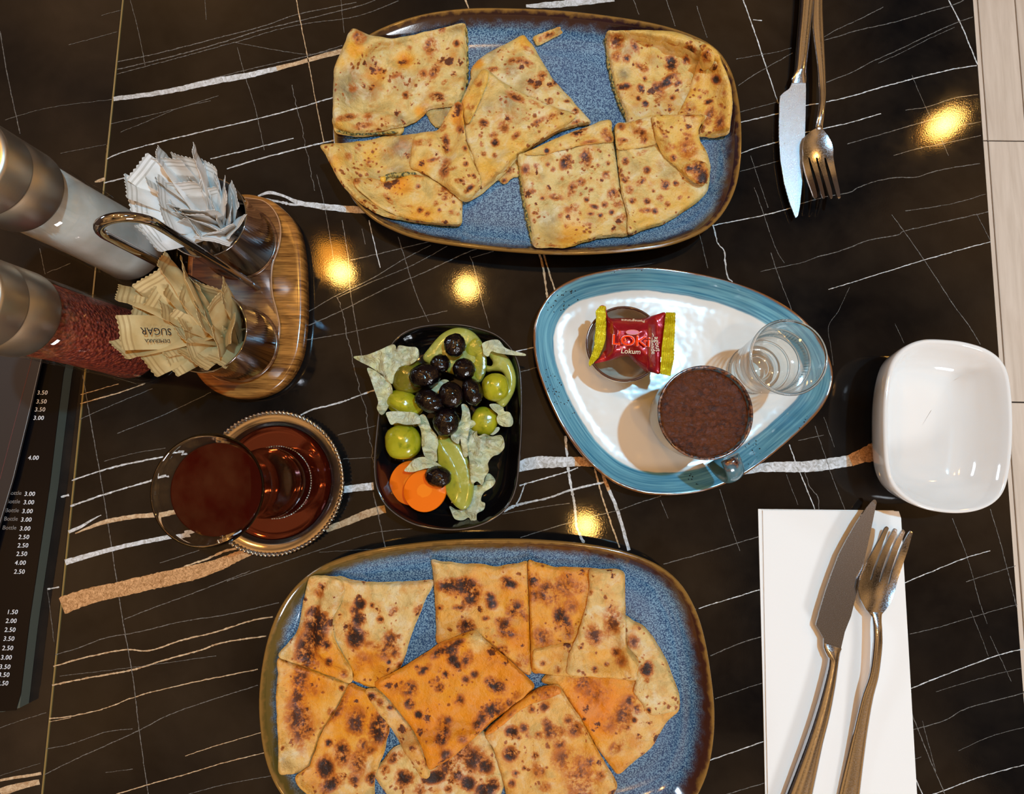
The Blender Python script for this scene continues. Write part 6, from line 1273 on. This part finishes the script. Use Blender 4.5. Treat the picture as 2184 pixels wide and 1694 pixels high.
fork('fork with tines up lying on the white napkin right of the knife', fo, arch((1870, 1312), (1918, 1130), 0.0105, 0.001, 0.0135),
     [((1858, 1306), (1882, 1306), .0098, .0014), ((1861, 1322), (1880, 1322), .0108, .0024), ((1863, 1345), (1881, 1345), .0116, .0034), ((1862, 1378), (1881, 1380), .0114, .0036), ((1854, 1438), (1874, 1440), .0095, .0034), ((1838, 1486), (1862, 1490), .0078, .0032), ((1822, 1551), (1851, 1556), .0058, .0032), ((1806, 1620), (1842, 1626), .0044, .0032), ((1789, 1694), (1833, 1702), .0038, .0032), ((1776, 1760), (1824, 1768), .0036, .0032), ((1776, 1800), (1812, 1806), .0036, .003), ((1788, 1812), (1800, 1814), .0036, .002)], 0, 'table forks', P(1870, 1400, 0)[:])
G7 = crop(1580, 0, 0.27656)
fo = G7([(590, 985), (545, 1008), (505, 1045), (485, 1090), (478, 1150), (482, 1200), (480, 1250), (498, 1330), (520, 1400), (545, 1470), (562, 1515), (580, 1532), (592, 1522), (588, 1490), (570, 1420), (545, 1330), (528, 1260), (520, 1215), (530, 1212), (548, 1270), (575, 1350), (600, 1430), (620, 1500), (632, 1530), (645, 1532), (650, 1520), (640, 1470), (618, 1380), (595, 1290), (582, 1240), (578, 1212), (590, 1212), (605, 1270), (635, 1360), (660, 1440), (678, 1500), (690, 1530), (702, 1534), (710, 1520), (700, 1460), (675, 1370), (655, 1290), (645, 1240), (643, 1214), (655, 1214), (672, 1270), (700, 1360), (722, 1440), (738, 1500), (750, 1532), (763, 1534), (770, 1520), (762, 1460), (742, 1370), (722, 1270), (712, 1200), (714, 1150), (700, 1100), (675, 1050), (645, 1012), (630, 985)])
fork('fork at the top lying beside the upper knife on the marble', fo, arch(G7([(610, 990)])[0], G7([(670, 1530)])[0], 0.0100, 0.0005, 0.0150),
     [(G7([(585, 1000)])[0], G7([(635, 1000)])[0], .0095, .0014), (G7([(578, 975)])[0], G7([(633, 970)])[0], .0105, .0026), (G7([(588, 900)])[0], G7([(642, 900)])[0], .0118, .0036), (G7([(600, 820)])[0], G7([(652, 820)])[0], .0118, .0036), (G7([(602, 740)])[0], G7([(658, 740)])[0], .0110, .0034), (G7([(598, 650)])[0], G7([(657, 650)])[0], .0100, .0034), (G7([(585, 500)])[0], G7([(652, 500)])[0], .0092, .0034), (G7([(566, 350)])[0], G7([(645, 350)])[0], .0088, .0034), (G7([(553, 200)])[0], G7([(638, 200)])[0], .0086, .0032), (G7([(556, 0)])[0], G7([(632, 0)])[0], .0084, .0032), (G7([(566, -300)])[0], G7([(650, -300)])[0], .0080, .0032), (G7([(575, -650)])[0], G7([(670, -650)])[0], .0076, .0032), (G7([(600, -760)])[0], G7([(650, -760)])[0], .0076, .002)], 0, 'table forks', P(1750, 300, 0)[:])

# ------------------------------------------------------------------ menu
M_MENU = NT('glossy_black_laminate'); M_MENU.set(color=srgb(6, 6, 10), rough=0.2, spec=0.25); M_MENU = M_MENU.m
M_MEDGE = simple('grey_green_board_edge', srgb(78, 82, 72), 0.6)
M_LEAF = simple('dark_taupe_cover', srgb(44, 35, 31), 0.6); M_RLINE = simple('red_line', srgb(110, 52, 48), 0.5); M_WLINE = simple('pale_edge', srgb(150, 150, 150), 0.5)
M_PRICE = simple('white_print', srgb(232, 234, 240), 0.5); M_PRICED = simple('shaded_print', srgb(128, 122, 118), 0.5)  # second print colour is darkened for the shade over the Bottle words
mn = thing('menu', 'black menu with white prices lying open at the left edge of the table', 'menu', P(60, 1150, 0)[:])
px_sheet('page', [(170, 640), (136, 791), (122, 900), (106, 1035), (86, 1170), (62, 1330), (40, 1515), (0, 1518), (-60, 1522), (-420, 1540), (-420, 1200), (-420, 640)], lambda V, d: np.full(len(V), .0080), .0004, M_MENU, mn, 40, False, mids=(), auto=40)
px_sheet('board', [(171, 640), (137, 791), (123, 900), (107, 1035), (87, 1170), (63, 1330), (41, 1516), (0, 1519), (-60, 1523), (-421, 1541), (-421, 1200), (-421, 640)], lambda V, d: np.full(len(V), .0075), .0072, M_MEDGE, mn, 40, False, mids=(), auto=40)
px_sheet('cover_leaf', [(112, 660), (84, 784), (56, 905), (28, 1020), (0, 1114), (-50, 1300), (-110, 1500), (-415, 1515), (-415, 1200), (-415, 660)], lambda V, d: np.full(len(V), .0110), .0014, M_LEAF, mn, 40, False, mids=(), auto=40)
mesh_obj('cover_edge', *tube([P(u, v, .0110) for u, v in [(112, 660), (84, 784), (56, 905), (28, 1020), (0, 1114), (-50, 1300)]], .00018, 6), M_WLINE, mn)
mesh_obj('red_line', *tube([P(u, v, .0110) for u, v in [(86, 680), (64, 781), (32, 900), (0, 1022), (-40, 1150)]], .00016, 6), M_RLINE, mn)
dirv = P(61, 1515, .008)-P(136, 791, .008); rot = math.atan2(dirv.y, dirv.x)+math.pi/2
rotp = rot*0.55
rows = [('3.50', 90, 838, 1), ('3.50', 88, 857, 1), ('3.50', 85, 874, 1), ('3.00', 82, 892, 1), ('4.00', 71, 977, 1), ('3.00', 63, 1054, 0), ('3.00', 61, 1072, 0), ('3.00', 58, 1091, 0), ('3.00', 55.5, 1109, 0), ('3.00', 53, 1128, 0), ('2.50', 50.5, 1146, 0), ('2.50', 48.5, 1164, 0), ('2.50', 46, 1182, 0), ('4.00', 43, 1201, 0), ('2.50', 41, 1220, 0),
        ('1.50', 26, 1306, 0), ('2.00', 23.5, 1325, 0), ('2.50', 21, 1344, 0), ('3.50', 18.5, 1363, 0), ('2.50', 16, 1383, 0), ('3.00', 13, 1403, 0), ('3.50', 10, 1423, 0), ('3.50', 8, 1440, 0), ('3.50', 5.5, 1458, 0)]
for s, u, v, dim in rows:
    text('price', s, mn, P(u, v, .0082), 0.0044, M_PRICE, 0.02, shear=0.12, spacing=1.06)
for u, v in [(31, 1052), (28, 1070), (25.5, 1089), (23, 1107), (20, 1126)]:
    text('lettering', 'Bottle', mn, P(u, v, .0082), 0.0042, M_PRICED, 0.02, shear=0.1)
